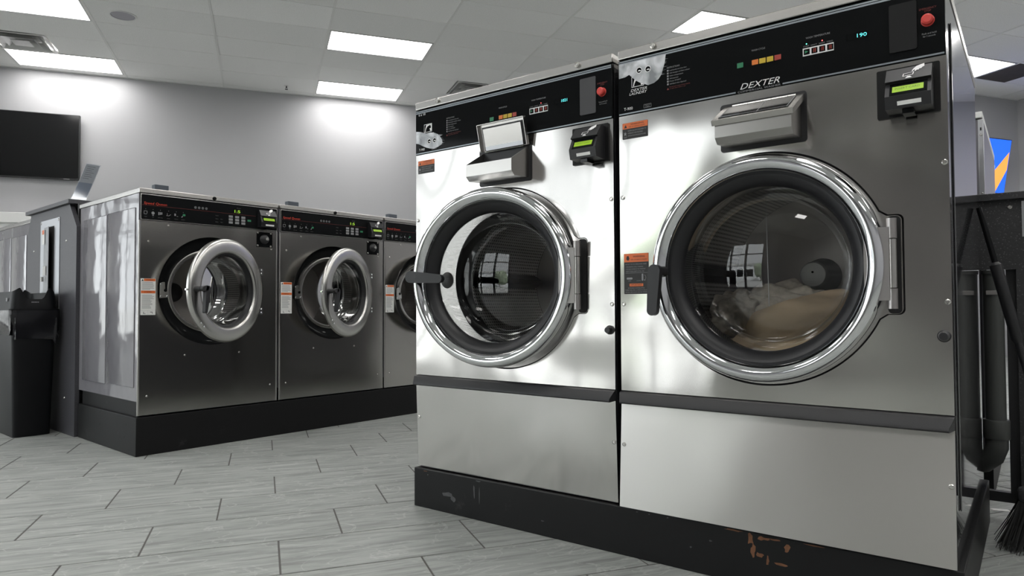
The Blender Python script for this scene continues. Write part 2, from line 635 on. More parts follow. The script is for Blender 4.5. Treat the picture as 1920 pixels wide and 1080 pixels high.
    def build(s, name, mat, parent=None, smooth=None, label=None, recalc=True):
        if smooth is None:
            smooth = 20 if s.bev else 35
        if recalc:
            bmesh.ops.recalc_face_normals(s.bm, faces=s.bm.faces[:])
        me = bpy.data.meshes.new(name)
        s.bm.to_mesh(me)
        s.bm.free()
        me.materials.append(MATS[mat])
        if smooth:
            me.polygons.foreach_set('use_smooth', [True] * len(me.polygons))
            me.set_sharp_from_angle(angle=math.radians(smooth))
        o = bpy.data.objects.new(name, me)
        COL.objects.link(o)
        if parent:
            o.parent = parent
        if label:
            o['label'] = label
        if parent and name.split('_')[-1] in ('lettering', 'print', 'text', 'icons', 'lines', 'screws', 'knuckles', 'marks'):
            o['kind'] = 'stuff'            # too small to pick apart
        return o


TXT = {}


def tag(o, label, cat, group=None):
    o['label'] = label
    o['category'] = cat
    if group:
        o['group'] = group
    return o


def thing(name, label, cat, mat=Matrix.Identity(4), group=None):
    o = bpy.data.objects.new(name, None)
    o.empty_display_size = 0.1
    COL.objects.link(o)
    o.matrix_world = mat
    return tag(o, label, cat, group)


def struct(o):
    o['kind'] = 'structure'
    return o


def copy_tree(o, parent=None):
    c = o.copy()
    COL.objects.link(c)
    if parent:
        c.parent = parent
    for ch in o.children:
        copy_tree(ch, c)
    return c


def circle(cx, cz, r, n=96, a0=0.0, a1=2 * PI, end=False):
    k = n if not end else n - 1
    return [(cx + r * math.cos(a0 + (a1 - a0) * i / k), cz + r * math.sin(a0 + (a1 - a0) * i / k)) for i in range(n)]


def rrect(x0, x1, z0, z1, r, n=5):
    pts = []
    for cx, cz, a in ((x1 - r, z0 + r, -PI / 2), (x1 - r, z1 - r, 0), (x0 + r, z1 - r, PI / 2), (x0 + r, z0 + r, PI)):
        pts += [(cx + r * math.cos(a + PI / 2 * i / n), cz + r * math.sin(a + PI / 2 * i / n)) for i in range(n + 1)]
    return pts


def proj(p):
    q = RC @ (Vector(p) - Vector((0, 0, H)))
    if q[1] < 0.05:
        return None
    return 960 + FPX * q[0] / q[1], 540 - FPX * q[2] / q[1], q[1]


def in_frame(p, margin):
    q = proj(p)
    return q is not None and -margin < q[0] < 1920 + margin and -margin < q[1] < 1080 + margin


# ------------------------------------------------------------------ the room
UL, UR, JOG, VJ, VF = -4.0, 12.62, 6.10, 3.28, 14.6      # left wall, right wall, step in the back wall, front wall


def room(b, name, mat, parent=None, **k):
    o = b.build(name, mat, parent, **k)
    if parent is None:
        o.matrix_world = M3_
    return o


struct(room(B().box(UL - .2, JOG, 0, .2, 0, HC + .2), 'wall_back', 'wall_paint', smooth=0))
struct(room(B().box(JOG, UR, -VJ, -VJ + .2, 0, HC + .2), 'wall_back_step', 'wall_paint', smooth=0))
struct(room(B().box(JOG, JOG + .2, -VJ + .2, .2, 0, HC + .2), 'wall_return', 'wall_paint', smooth=0))
struct(room(B().box(UR, UR + .2, -VF - .2, -VJ + .2, 0, HC + .2), 'wall_right', 'wall_paint', smooth=0))
struct(room(B().box(UL - .2, UR, -VF - .2, -VF, 0, HC + .2), 'wall_front', 'wall_paint', smooth=0))
# wall with the shop windows on the left
W0, W1, WZ0, WZ1 = 1.5, 10.5, 0.10, 3.05
struct(room(B().box(UL - .2, UL, -W0, 0, 0, HC + .2).box(UL - .2, UL, -W1, -W0, 0, WZ0).box(UL - .2, UL, -W1, -W0, WZ1, HC + .2)
            .box(UL - .2, UL, -11.35, -W1, 0, HC + .2), 'wall_left', 'wall_paint', smooth=0))
struct(room(B().box(UL - .2, UL, -VF, -11.35, 0, HC + .2), 'wall_left_corner', 'mirrored_dark_tone', smooth=0))
NW = 7
for k in range(NW):
    a = W0 + (W1 - W0) * k / NW
    b_ = W0 + (W1 - W0) * (k + 1) / NW
    f = B()
    f.box(UL - .14, UL - .04, -b_, -b_ + .09, WZ0, WZ1).box(UL - .14, UL - .04, -a - .09, -a, WZ0, WZ1)
    f.box(UL - .14, UL - .04, -b_ + .09, -a - .09, WZ0, WZ0 + .06).box(UL - .14, UL - .04, -b_ + .09, -a - .09, WZ1 - .06, WZ1)
    f.box(UL - .12, UL - .06, -b_ + .09, -a - .09, 2.25, 2.31)
    w = struct(room(f, 'window_%d' % (k + 1), 'frame_dark', smooth=0))
    B().box(UL - .095, UL - .085, -b_ + .09, -a - .09, WZ0 + .06, 2.25).build('pane', 'window_glass', w, smooth=0)
    B().box(UL - .095, UL - .085, -b_ + .09, -a - .09, 2.31, WZ1 - .06).build('pane', 'window_glass', w, smooth=0)
# outside the windows
struct(room(B().box(-60, UL - .2, -60, 40, -.25, -.15), 'ground_outside', 'asphalt', smooth=0))

# portal that guides daylight sampling through the window band
pl_ = bpy.data.lights.new('daylight_portal', 'AREA')
pl_.shape = 'RECTANGLE'
pl_.size = W1 - W0
pl_.size_y = WZ1 - WZ0
pl_.cycles.is_portal = True
po = bpy.data.objects.new('daylight_portal', pl_)
COL.objects.link(po)
po.matrix_world = M3_ @ Matrix.Translation((UL - .21, -(W0 + W1) / 2, (WZ0 + WZ1) / 2)) @ Matrix.Rotation(-PI / 2, 4, 'Y') @ Matrix.Rotation(PI / 2, 4, 'Z')

# ---- floor: screed with tiles laid in third bond
floor = struct(room(B().box(UL - .2, UR + .2, -VF - .2, .2, -.15, -.0025), 'floor', 'grout', smooth=0))
PV, PU, GR = 0.3077, 0.6165, 0.0055
tb = B()
tb.box(-PU / 2 + GR / 2, PU / 2 - GR / 2, -PV / 2 + GR / 2, PV / 2 - GR / 2, -.0025, 0, 0.0012, 1)
tile0 = tb.build('tile', 'floor_tile', None, smooth=0)
tile_me = tile0.data
bpy.data.objects.remove(tile0)
ca3, sa3 = math.cos(A3), math.sin(A3)
inv3 = M3_.inverted()
cand = []
for k in range(-45, 30):
    vc = 3.034 + PV * (k + .5)
    for j in range(-30, 40):
        uc = 0.051 + 0.2055 * k + PU * (j + .5 - round(k / 3))
        p = Vector((uc * ca3 - vc * sa3, uc * sa3 + vc * ca3, 0))
        q = inv3 @ p
        if q.x < UL - .3 or q.x > UR + .3 or q.y > .15 or q.y < -VF - .15 or (q.x > JOG and q.y > -VJ + .15):
            continue
        cand.append((p, q))
near = [c for c in cand if in_frame(c[0], 160) and proj(c[0])[2] < 8.5]
near.sort(key=lambda c: proj(c[0])[2])
near = near[:290]
nid = {id(c) for c in near}
for p, q in near:
    o = bpy.data.objects.new('tile', tile_me)
    COL.objects.link(o)
    o.parent = floor
    o.location = (q.x, q.y, 0)
rest = B()
for c in cand:
    if id(c) not in nid:
        q = c[1]
        hx, hy = PU / 2 - GR / 2, PV / 2 - GR / 2
        rest.faces([(q.x - hx, q.y - hy, 0), (q.x + hx, q.y - hy, 0), (q.x + hx, q.y + hy, 0), (q.x - hx, q.y + hy, 0)], [(0, 1, 2, 3)])
o = rest.build('distant_tiles', 'floor_tile', floor, smooth=0)
o['kind'] = 'stuff'

# ---- ceiling: lay-in tiles on a white grid
ceiling = struct(room(B().box(UL - .2, UR + .2, -VF - .2, .2, HC + .06, HC + .2), 'ceiling', 'grid_white', smooth=0))
lights, skip = {}, set()
for ku in (-1, 2, 5, 8):
    for kr in range(0, 24, 3):
        v = R0 + T2 * (kr + .5)
        if v > VF - .3:
            continue
        if ku >= 5 and v < VJ + .1:
            continue
        lights[(ku, kr)] = 1
        skip.add((ku, kr, 0))
        skip.add((ku, kr, 1))
VENTS = [(-1, 1, 0), (3, 1, 1)]
for x in VENTS:
    skip.add(x)
DIRT = (9, 6, 0)
skip.add(DIRT)


def tile_mesh(w, name='ceiling_tile'):
    b = B()
    b.box(-w / 2 + .004, w / 2 - .004, -T2 / 2 + .0035, T2 / 2 - .0035, 0, .016, 0.002, 1)
    o = b.build(name, 'ceiling_tile', None, smooth=0)
    me = o.data
    bpy.data.objects.remove(o)
    return me


ct_full, ct_half = tile_mesh(T4), tile_mesh(T4 / 2)
far_ct = B()
nct = 0
for ku in range(-4, 11):
    for kr in range(-1, 24):
        u0, v0 = ku * T4, R0 + kr * T2
        if u0 + T4 < UL or u0 > UR or v0 > VF:
            continue
        if ku >= 5 and v0 + T2 < VJ:
            continue
        h0, h1 = (ku, kr, 0) in skip, (ku, kr, 1) in skip
        if h0 and h1:
            continue
        if h0 or h1:
            w, uc, me = T4 / 2, u0 + T4 * (.75 if h0 else .25), ct_half
        else:
            w, uc, me = T4, u0 + T4 / 2, ct_full
        vc = v0 + T2 / 2
        if in_frame(M3_ @ Vector((uc, -vc, HC)), 260) or in_frame(M3_ @ Vector((u0, -vc, HC)), 120):
            o = bpy.data.objects.new('ceiling_tile', me)
            COL.objects.link(o)
            o.parent = ceiling
            o.location = (uc, -vc, HC + random.uniform(0, .0015))
            o.rotation_euler = (random.uniform(-.0012, .0012), random.uniform(-.001, .001), 0)
            nct += 1
        else:
            far_ct.box(uc - w / 2 + .004, uc + w / 2 - .004, -vc - T2 / 2 + .004, -vc + T2 / 2 - .004, HC, HC + .016)
o = far_ct.build('ceiling_tiles_out_of_view', 'ceiling_tile', ceiling, smooth=0)
o['kind'] = 'stuff'
for ku in range(-3, 11):
    v_a = VJ if ku * T4 > JOG else 0
    B().box(ku * T4 - .012, ku * T4 + .012, -VF, -v_a, HC - .004, HC + .03).build('grid_bar', 'grid_white', ceiling, smooth=0)
for kr in range(0, 24):
    v = R0 + kr * T2
    B().box(UL, UR if v > VJ else JOG, -v - .006, -v + .006, HC + .007, HC + .03).build('cross_bar', 'grid_white', ceiling, smooth=0)
struct(room(B().box(UL, JOG, -.022, 0, HC - .006, HC + .02), 'trim_1', 'grid_white', smooth=0))
struct(room(B().box(JOG, UR, -VJ - .022, -VJ, HC - .006, HC + .02), 'trim_2', 'grid_white', smooth=0))

LIGHT_LABELS = {
    (-1, 3): 'lit ceiling panel in the top left corner, cut by the frame edge',
    (-1, 0): 'lit ceiling panel above the black screen, next to the back wall',
    (2, 3): 'lit ceiling panel in mid ceiling, larger of the two near the middle',
    (2, 0): 'lit ceiling panel touching the back wall near the tall steel washers',
    (5, 6): 'lit ceiling panel peeking out above the lid of the right tall washer',
    (8, 6): 'lit ceiling panel at far right beside the brown stained ceiling tile',
}
fr_me = B()
fr_me.box(-T4 / 2 + .013, T4 / 2 - .013, -T2 / 2 + .007, -T2 / 2 + .022, -.004, .03).box(-T4 / 2 + .013, T4 / 2 - .013, T2 / 2 - .022, T2 / 2 - .007, -.004, .03)
fr_me.box(-T4 / 2 + .013, -T4 / 2 + .030, -T2 / 2 + .022, T2 / 2 - .022, -.004, .03).box(T4 / 2 - .030, T4 / 2 - .013, -T2 / 2 + .022, T2 / 2 - .022, -.004, .03)
proto = thing('ceiling_light', '', 'ceiling light')
fr_me.build('frame', 'lens_frame', proto, smooth=0)
B().box(-T4 / 2 + .030, T4 / 2 - .030, -T2 / 2 + .022, T2 / 2 - .022, .024, .030).build('diffuser', 'lens', proto, smooth=0)
first = True
for (ku, kr) in lights:
    o = proto if first else copy_tree(proto)
    first = False
    o.matrix_world = M3_ @ Matrix.Translation(((ku + .5) * T4, -(R0 + (kr + .5) * T2), HC))
    tag(o, LIGHT_LABELS.get((ku, kr), 'lit ceiling panel of the same pattern further along the room'), 'ceiling light', 'fluorescent ceiling panels')


def vent(ku, kr, half, label):
    t = thing('ceiling_vent', label, 'air vent', M3_ @ Matrix.Translation(((ku + .25 + .5 * half) * T4, -(R0 + (kr + .5) * T2), HC)), 'square ceiling air vents')
    B().box(-.29, .29, -.285, .285, .10, .115).build('duct', 'vent_dark', t, smooth=0)

    def cone(r0, z0, r1, z1):
        b = B()
        q = [(-1, -1), (1, -1), (1, 1), (-1, 1)]
        vs = [(x * r0, y * r0, z0) for x, y in q] + [(x * r1, y * r1, z1) for x, y in q]
        vs += [(v[0] * .985, v[1] * .985, v[2] + .004) for v in vs]
        fs = []
        for i in range(4):
            j = (i + 1) % 4
            fs += [(i, j, 4 + j, 4 + i), (8 + i, 8 + j, 12 + j, 12 + i), (i, j, 8 + j, 8 + i), (4 + i, 4 + j, 12 + j, 12 + i)]
        return b.faces(vs, fs)
    rim = B()
    for r_ in ((-.295, .295, -.290, -.266), (-.295, .295, .266, .290), (-.295, -.266, -.266, .266), (.266, .295, -.266, .266)):
        rim.box(*r_, -.006, .002)
    rim.build('rim', 'vent_metal', t, smooth=0)
    cone(.165, .055, .252, -.012).build('louvre', 'vent_metal', t, smooth=0)
    cone(.090, .050, .172, -.018).build('louvre', 'vent_metal', t, smooth=0)
    B().box(-.095, .095, -.095, .095, -.022, -.017).build('centre_plate', 'vent_metal', t, smooth=0)


vent(-1, 1, 0, 'square metal ceiling vent at the left edge, above the black screen')
vent(3, 1, 1, 'square metal ceiling vent half hidden behind the left tall washer')
t = thing('ceiling_access_panel', 'dark brown stained ceiling tile beside the rightmost lit panel', 'ceiling tile',
          M3_ @ Matrix.Translation(((DIRT[0] + .25) * T4, -(R0 + (DIRT[1] + .5) * T2), HC)))
B().box(-T4 / 4 + .006, T4 / 4 - .006, -T2 / 2 + .006, T2 / 2 - .006, .0, .016, .002).build('panel', 'dirty_tile', t, smooth=0)
t = thing('ceiling_speaker', 'round white ceiling speaker grille near the top left lit panel', 'speaker', M3_ @ Matrix.Translation((.327, -2.246, HC)))
B().lathe_z([(.0, .0), (.112, .0), (.114, -.004), (.116, .0)], seg=48, z=-.001).build('grille', 'speaker_cloth', t)
B().lathe_z([(.116, .0), (.118, -.006), (.130, -.006), (.135, .0)], seg=48).build('rim', 'white_paint', t)
t = thing('sprinkler', 'small sprinkler head hanging from the ceiling near the back wall', 'sprinkler', M3_ @ Matrix.Translation((2.047, -.365, HC)))
B().lathe_z([(.0, -.004), (.03, -.004), (.032, .0)], seg=20).build('escutcheon', 'white_paint', t)
B().lathe_z([(.0, -.03), (.008, -.03), (.008, -.004)], seg=12).box(-.012, -.009, -.003, .003, -.05, -.025).box(.009, .012, -.003, .003, -.05, -.025).build('frame', 'charcoal', t)
B().lathe_z([(.0, -.052), (.02, -.052), (.022, -.049), (.0, -.049)], seg=16).build('deflector', 'charcoal', t)


# ------------------------------------------------------------------ things on the front of the washers
def screw(b, u, z, r=.006, y=0.0):
    b.lathe([(0, y - .0035), (r * .45, y - .0035), (r * .5, y - .002), (r * .62, y - .002), (r * .66, y - .0038), (r * .95, y - .002), (r, y)], u, z, seg=14)


def hand_icon(b, u, z, s, y):
    """a hand pushing a card into a slot, about s wide, in white print"""
    P_ = [(.42, .52), (.50, .70), (.62, .86), (.80, .94), (.98, 1.0), (1.0, .74), (.90, .68), (.86, .58), (.78, .60), (.74, .50), (.66, .52), (.60, .44), (.54, .48), (.58, .60), (.52, .56), (.44, .46)]
    b.poly([(u + p[0] * s, z + p[1] * s) for p in P_], y)
    o = [(0, .12), (.50, .18), (.54, .42), (.02, .36)]
    i = [(.04, .16), (.46, .21), (.50, .39), (.06, .33)]
    n = len(o)
    vs = [(u + p[0] * s, y, z + p[1] * s) for p in o + i]
    b.faces(vs, [(k, (k + 1) % n, n + (k + 1) % n, n + k) for k in range(n)])
    b.poly([(u + .14 * s, z - .06 * s), (u + .46 * s, z - .04 * s), (u + .36 * s, z + .10 * s), (u + .22 * s, z + .09 * s)], y)


def slope(b0, y0, z0, y1, z1):
    """turn prints drawn on plane y=0 with z=0 at the top edge so they lie on the slanting face (y0,z0)-(y1,z1)"""
    d = Vector((0, y1 - y0, z1 - z0))
    n = d.normalized()
    mt = Matrix(((1, 0, 0, 0), (0, -n.z, -n.y, y0), (0, n.y, -n.z, z0), (0, 0, 0, 1)))
    return b0.xform(mt)


def card_reader(root, u0, u1, zt, zb, depth, plate=None):
    """black card reader with a slanting face, screen and white icon"""
    h = zt - zb
    prof = [(0, zt), (-.45 * depth, zt), (-.86 * depth, zt - .34 * h), (-.74 * depth, zt - .37 * h), (-depth, zt - .70 * h), (-.90 * depth, zb + .02 * h), (-.30 * depth, zb), (0, zb)]
    if plate:
        rd = B().prism_y(rrect(plate[0], plate[1], plate[2], plate[3], .004), -.005, 0).build('card_reader', 'black_cover', root, label='black card reader with green screen')
        B().prism_x(prof, u0, u1).build('housing', 'black_plastic', rd, smooth=25)
    else:
        rd = B().prism_x(prof, u0, u1).build('card_reader', 'black_plastic', root, smooth=25, label='black card reader with green screen')
    w = u1 - u0
    ya, za, yb, zb_ = -.45 * depth, zt, -.86 * depth, zt - .34 * h
    L1 = math.hypot(yb - ya, zb_ - za)
    slope_b = B()
    hand_icon(slope_b, u0 + .38 * w, -.88 * L1, .46 * w if L1 > .03 else .40 * w, 0)
    s_ = slope(slope_b, ya - .0008, za + .0006, yb - .0008, zb_ + .0006)
    s_.build('hand_icon', 'print_white', rd, smooth=0)
    ya, za, yb, zb_ = -.74 * depth, zt - .37 * h, -depth, zt - .70 * h
    L2 = math.hypot(yb - ya, zb_ - za)
    b = B().rect(u0 + .10 * w, u1 - .08 * w, -.97 * L2, -.06 * L2, 0)
    slope(b, ya - .0005, za, yb - .0005, zb_).build('screen_bezel', 'black_gloss', rd, smooth=0)
    b = B().rect(u0 + .16 * w, u1 - .16 * w, -.74 * L2, -.30 * L2, 0)
    slope(b, ya - .0011, za, yb - .0011, zb_).build('screen', 'lcd_green', rd, smooth=0)
    b = B().text('INSERT CARD', u0 + .22 * w, -.56 * L2, .54 * w, .15 * L2, 0)
    slope(b, ya - .0016, za, yb - .0016, zb_).build('screen_text', 'lcd_ink', rd, smooth=0)
    ya, za, yb, zb_ = -depth, zt - .70 * h, -.90 * depth, zb + .02 * h
    L3 = math.hypot(yb - ya, zb_ - za)
    b = B().rect(u0 + .27 * w, u1 - .21 * w, -.78 * L3, -.46 * L3, 0)
    slope(b, ya - .0008, za, yb - .0008, zb_).build('paper_label', 'paper', rd, smooth=0)
    B().box(u0 + .36 * w, u0 + .62 * w, -.80 * depth, -.2 * depth, zb - .10 * h, zb + .01 * h, .001).build('card_slot', 'black_gloss', rd)
    return rd


def lever(b, px, pz, y0, y1, L, ang, w0, w1):
    """door handle: a stub on the ring and a rounded tapering paddle"""
    b.lathe([(0, y0), (.016, y0), (.014, y1), (0, y1)], px, pz, seg=20)
    n = 14
    out = []
    for i in range(n + 1):
        a = PI / 2 + PI * i / n
        out.append((w0 * math.cos(a), w0 * math.sin(a)))
    for i in range(n + 1):
        a = -PI / 2 + PI * i / n
        out.append((L + w1 * math.cos(a), w1 * math.sin(a)))
    ca, sa = math.cos(ang), math.sin(ang)
    q = B()
    q.prism_y([(px + x * ca - z * sa, pz + x * sa + z * ca) for x, z in out], y1 - .020, y1)
    ed = [e for e in q.bm.edges if abs(e.verts[0].co.y - e.verts[1].co.y) < 1e-6 and len(e.link_faces) == 2 and e.calc_face_angle(0) > 1]
    bmesh.ops.bevel(q.bm, geom=ed, offset=.0065, segments=3, affect='EDGES', profile=.5)
    me = bpy.data.meshes.new('t')
    q.bm.to_mesh(me)
    q.bm.free()
    b.bm.from_mesh(me)
    bpy.data.meshes.remove(me)
    return b


# ------------------------------------------------------------------ the two tall washers in front
DC = (0.437, 0.868)          # centre of the door
AX = (0.757, -0.030)         # hinge pin


def tall_washer(u0, label, swing, lid_open, seedtxt, loaded):
    t = thing('front_load_washer', label, 'washing machine', M1_ @ Matrix.Translation((u0, 0, 0)), 'tall steel washers')
    W_ = .878
    Z0, Z1, Z2, Z3, Z4, Z5 = .1522, .470, .506, 1.3605, 1.5365, 1.5688
    # shell of the cabinet: four walls, open at the front
    b = B()
    b.box(.003, .006, .012, 1.03, Z0, 1.539).box(W_ - .006, W_ - .003, .012, 1.03, Z0, 1.539)
    b.box(.006, W_ - .006, 1.026, 1.03, Z0, 1.539).box(.006, W_ - .006, .02, 1.026, Z0, Z0 + .01).box(.006, W_ - .006, .02, 1.026, 1.53, 1.539)
    body = b.build('cabinet', 'side_paint', t, smooth=0)
    for s_, x in ((-1, .003), (1, W_ - .003)):
        q = B()
        q.box(min(x, x + s_ * .004), max(x, x + s_ * .004), .10, .93, .26, 1.47, .003)
        q.build('side_panel', 'side_paint', body)
    # lid
    ld = B().box(.001, W_ - .001, -.004, 1.03, 1.5396, Z5, .003).build('lid', 'steel_trim', t)
    for u in (.124, .750):
        B().lathe([(0, -.012), (.0035, -.012), (.004, -.009), (.006, -.009), (.0085, -.011), (.0095, -.004)], u, 1.5565, seg=18).build('lid_lock', 'screw_metal', ld)
    # outer front sheet with the cut-out for door and hinge
    cx, cz = DC
    R = .320
    ez0, ez1, eu = .742, .990, .780
    a0 = math.asin((ez1 + .012 - cz) / R)
    a1_ = 2 * PI + math.asin((ez0 - .012 - cz) / R)
    out = circle(cx, cz, R, 110, a0, a1_, True)
    r = .014
    ear = []
    for cxx, czz, s0 in ((eu - r, ez0 + r, -PI / 2), (eu - r, ez1 - r, 0)):
        ear += [(cxx + r * math.cos(s0 + PI / 2 * i / 5), czz + r * math.sin(s0 + PI / 2 * i / 5)) for i in range(6)]
    pe = out[-1]
    ps = out[0]
    hole = out + [(pe[0] + .018, ez0 + .0), ] + ear + [(ps[0] + .018, ez1)]
    b = B().prism_y([(.002, Z2), (W_ - .002, Z2), (W_ - .002, Z3), (.002, Z3)], 0, .006, [hole])
    fp = b.build('front_panel', 'steel', t, smooth=0)
    # recessed plate round the opening
    ho2 = [((x - cx) * .985 + cx, (z - cz) * .985 + cz) for x, z in hole]
    B().prism_y(ho2, .007, .013, [circle(cx, cz, .236, 72)]).build('recessed_plate', 'steel_trim', fp, smooth=0)
    ho3 = [((x - cx) * 1.012 + cx, (z - cz) * 1.012 + cz) for x, z in hole]
    B().prism_y(ho3, .014, .016, [circle(cx, cz, .236, 72)]).build('groove_backing', 'vent_dark', fp, smooth=0)
    for u, z in ((.0135, 1.105), (W_ - .0105, 1.105), (.0135, .773), (W_ - .0105, .773)):
        b = B()
        screw(b, u, z, .0068)
        b.build('panel_screw', 'screw_metal', fp)
    b = B().lathe([(0, -.020), (.009, -.020), (.0105, -.016), (.012, -.006), (.0145, -.004), (.0145, 0)], .859, .692, seg=24)
    b.build('bumper', 'black_plastic', fp)
    b = B()
    if not loaded:
        b.lathe([(0, -.004), (.012, -.004), (.026, 0), (.031, .006)], .160, .868, seg=24)
        b.build('latch_socket', 'black_plastic', fp)
    # lower access panel
    b = B().prism_y([(.002, Z0), (W_ - .002, Z0), (W_ - .002, Z1), (.002, Z1)], 0, .006)
    for v in b.bm.verts:                       # the sheet is sprung: its foot stands a little out or in
        if v.co.z < .3:
            v.co.y += -.018 if loaded else .012
    lp = b.build('lower_panel', 'steel_scuffed' if loaded else 'steel', t, smooth=0)
    for u in (.0135, W_ - .0105):
        b = B()
        screw(b, u, .341, .0068, -.007 if loaded else .0048)
        b.build('panel_screw', 'screw_metal', lp)
    # black pull rail between the panels
    prof = [(0, Z2 - .002), (-.010, Z2 - .006), (-.022, Z1 + .008), (-.024, Z1 + .001), (-.020, Z1 - .003), (0, Z1 + .001)]
    b = B().prism_x(prof, .000, W_ - .002)
    for v in b.bm.verts:
        if v.co.y < -.015:
            v.co.x += .006 if v.co.x < .1 else -.010
    b.build('pull_rail', 'black_plastic', t, smooth=25)
    B().box(.004, W_ - .004, .008, .02, Z1 - .01, Z2 + .01).build('rail_backing', 'vent_dark', t, smooth=0)

    # ---------------- control panel
    cp = B().box(.002, W_ - .003, -.002, .012, Z3 + .001, Z4, .0015).build('control_panel', 'black_panel', t)
    y = -.0026
    b = B()
    b.rect(.004, W_ - .006, Z4 - .0075, Z4 - .0035, y).rect(.004, W_ - .006, Z4 - .0140, Z4 - .0095, y)
    b.rect(.004, .372, Z3 + .0035, Z3 + .0075, y).rect(.500, W_ - .006, Z3 + .0035, Z3 + .0075, y)
    b.build('panel_stripe', 'panel_edge', cp, smooth=0)
    y = -.0029
    b = B()
    b.text('DEXTER', .045, 1.4305, .055, .0085, y, .25).text('LAUNDRY', .040, 1.4205, .060, .0080, y, .25)
    b.text('T-900', .021, 1.376, .030, .009, y)
    b.text('DEXTER', .385, 1.3715, .108, .0165, y, .35)
    b.text('6 x 10', .019, 1.513, .036, .009, y)
    o_, i_ = (.048, .090, 1.444, 1.476), (.050, .088, 1.446, 1.474)
    for u_, z_, a_, c_ in ((.048, 1.444, .042, .0018), (.048, 1.4742, .042, .0018)):
        b.rect(u_, u_ + a_, z_, z_ + c_, y)
    b.rect(.048, .0495, 1.444, 1.476, y).rect(.0885, .090, 1.444, 1.476, y)
    # the white ground behind the horse's head
    hs = [(.060, 1.4735), (.0885, 1.4745), (.0885, 1.448), (.080, 1.447), (.0795, 1.453), (.077, 1.458), (.0815, 1.457), (.085, 1.460), (.0845, 1.465), (.081, 1.470), (.0795, 1.4735), (.077, 1.469), (.069, 1.468), (.0625, 1.463), (.058, 1.455), (.056, 1.447), (.053, 1.447), (.055, 1.458)]
    b.poly(hs, y)
    b.build('white_lettering', 'print_white', cp, smooth=0)
    b = B()
    b.text('COMMERCIAL WASHER', .378, 1.3625, .117, .0055, y)
    b.text('WASH CYCLE', .418, 1.472, .037, .005, y).text('WASH TEMPERATURE', .561, 1.4725, .060, .005, y)
    for i, s_ in enumerate(('START', 'HOT', 'WARM', 'COLD')):
        b.text(s_, .5545 + .0193 * i, 1.4515, .015, .0035, y)
    b.text('INSTRUCTIONS', .166, 1.478, .040, .005, y)
    for i, (s_, w) in enumerate((('Load laundry and close door', .054), ('Add detergent and fabric softener', .064), ('Select temperature', .043), ('Add payment', .028), ('Press START', .036), ('Add bleach when dispensed', .052))):
        b.text(s_, .174, 1.4695 - .0082 * i, w, .0040, y)
        b.rect(.166, .171, 1.4690 - .0082 * i, 1.4742 - .0082 * i, y)
    b.text('Push and hold', .827, 1.418, .030, .004, y).text('for 3 seconds', .829, 1.4115, .026, .004, y)
    x0, x1, z0_, z1_ = .0885, .1135, 1.373, 1.3845
    for r_ in ((x0, x1, z0_, z0_ + .0008), (x0, x1, z1_ - .0008, z1_), (x0, x0 + .0008, z0_, z1_), (x1 - .0008, x1, z0_, z1_)):
        b.rect(*r_, y)
    b.text('MADE IN', .0925, 1.380, .017, .0028, y).text('USA', .0935, 1.3745, .015, .0042, y)
    b.build('grey_lettering', 'print_grey', cp, smooth=0)
    b = B()
    b.text('Do not load in excess of stated capacity', .174, 1.4195, .064, .0038, y).text('or open door while in use', .174, 1.4145, .050, .0034, y)
    b.poly([(.165, 1.4135), (.172, 1.4135), (.1685, 1.4205)], y)
    b.text('EMERGENCY', .822, 1.4785, .036, .0048, y).text('STOP', .833, 1.4725, .014, .0045, y)
    b.build('red_lettering', 'print_darkred', cp, smooth=0)
    # keys of the wash cycle and temperature
    for nm, u_ in (('green', .386), ('orange', .4275), ('yellow', .4475), ('yellow', .4680), ('red', .4885)):
        B().box(u_ - .0088, u_ + .0088, -.0040, -.0022, 1.4330, 1.4475, .0008).build('wash_cycle_key', 'key_' + nm, cp)
    B().rect(.553, .6295, 1.4275, 1.4485, y).build('key_frame', 'print_white', cp, smooth=0)
    for i in range(4):
        k_ = B().box(.5555 + .0193 * i, .5705 + .0193 * i, -.0040, -.0022, 1.4305, 1.4455, .0008).build('temperature_key', 'black_gloss', cp)
        q = B()
        if i == 0:
            q.poly([(.559, 1.434), (.567, 1.438), (.559, 1.442)], -.0043)
        else:
            q.rect(.5605 + .0193 * i, .5620 + .0193 * i, 1.433, 1.443, -.0043).rect(.5640 + .0193 * i, .5665 + .0193 * i, 1.433, 1.443, -.0043)
        q.build('key_icon', 'key_green' if i == 0 else 'key_red', k_, smooth=0)
    B().rect(.6595, .7110, 1.4435, 1.4600, y).build('display_window', 'black_gloss', cp, smooth=0)
    B().text(seedtxt, .6845, 1.4470, .0225, .0095, y - .0004).build('display_digits', 'digit_cyan', cp, smooth=0)
    B().rect(.6005, .6030, 1.4580, 1.4605, y - .0004).build('indicator_light', 'led_red', cp, smooth=0)
    if loaded:
        B().rect(.5615, .5640, 1.4580, 1.4605, y - .0004).build('indicator_light', 'led_green', cp, smooth=0)
    B().prism_y(rrect(.757, .8165, 1.3885, 1.5075, .004), -.0050, -.001).build('blank_cover', 'black_cover' if loaded else 'charcoal', cp, label='blank charcoal cover plate')
    B().lathe([(0, -.020), (.009, -.020), (.0125, -.017), (.013, -.004), (.0145, -.0030)], .8395, 1.4508, seg=28).build('stop_button', 'stop_red', cp, label='red emergency stop button')
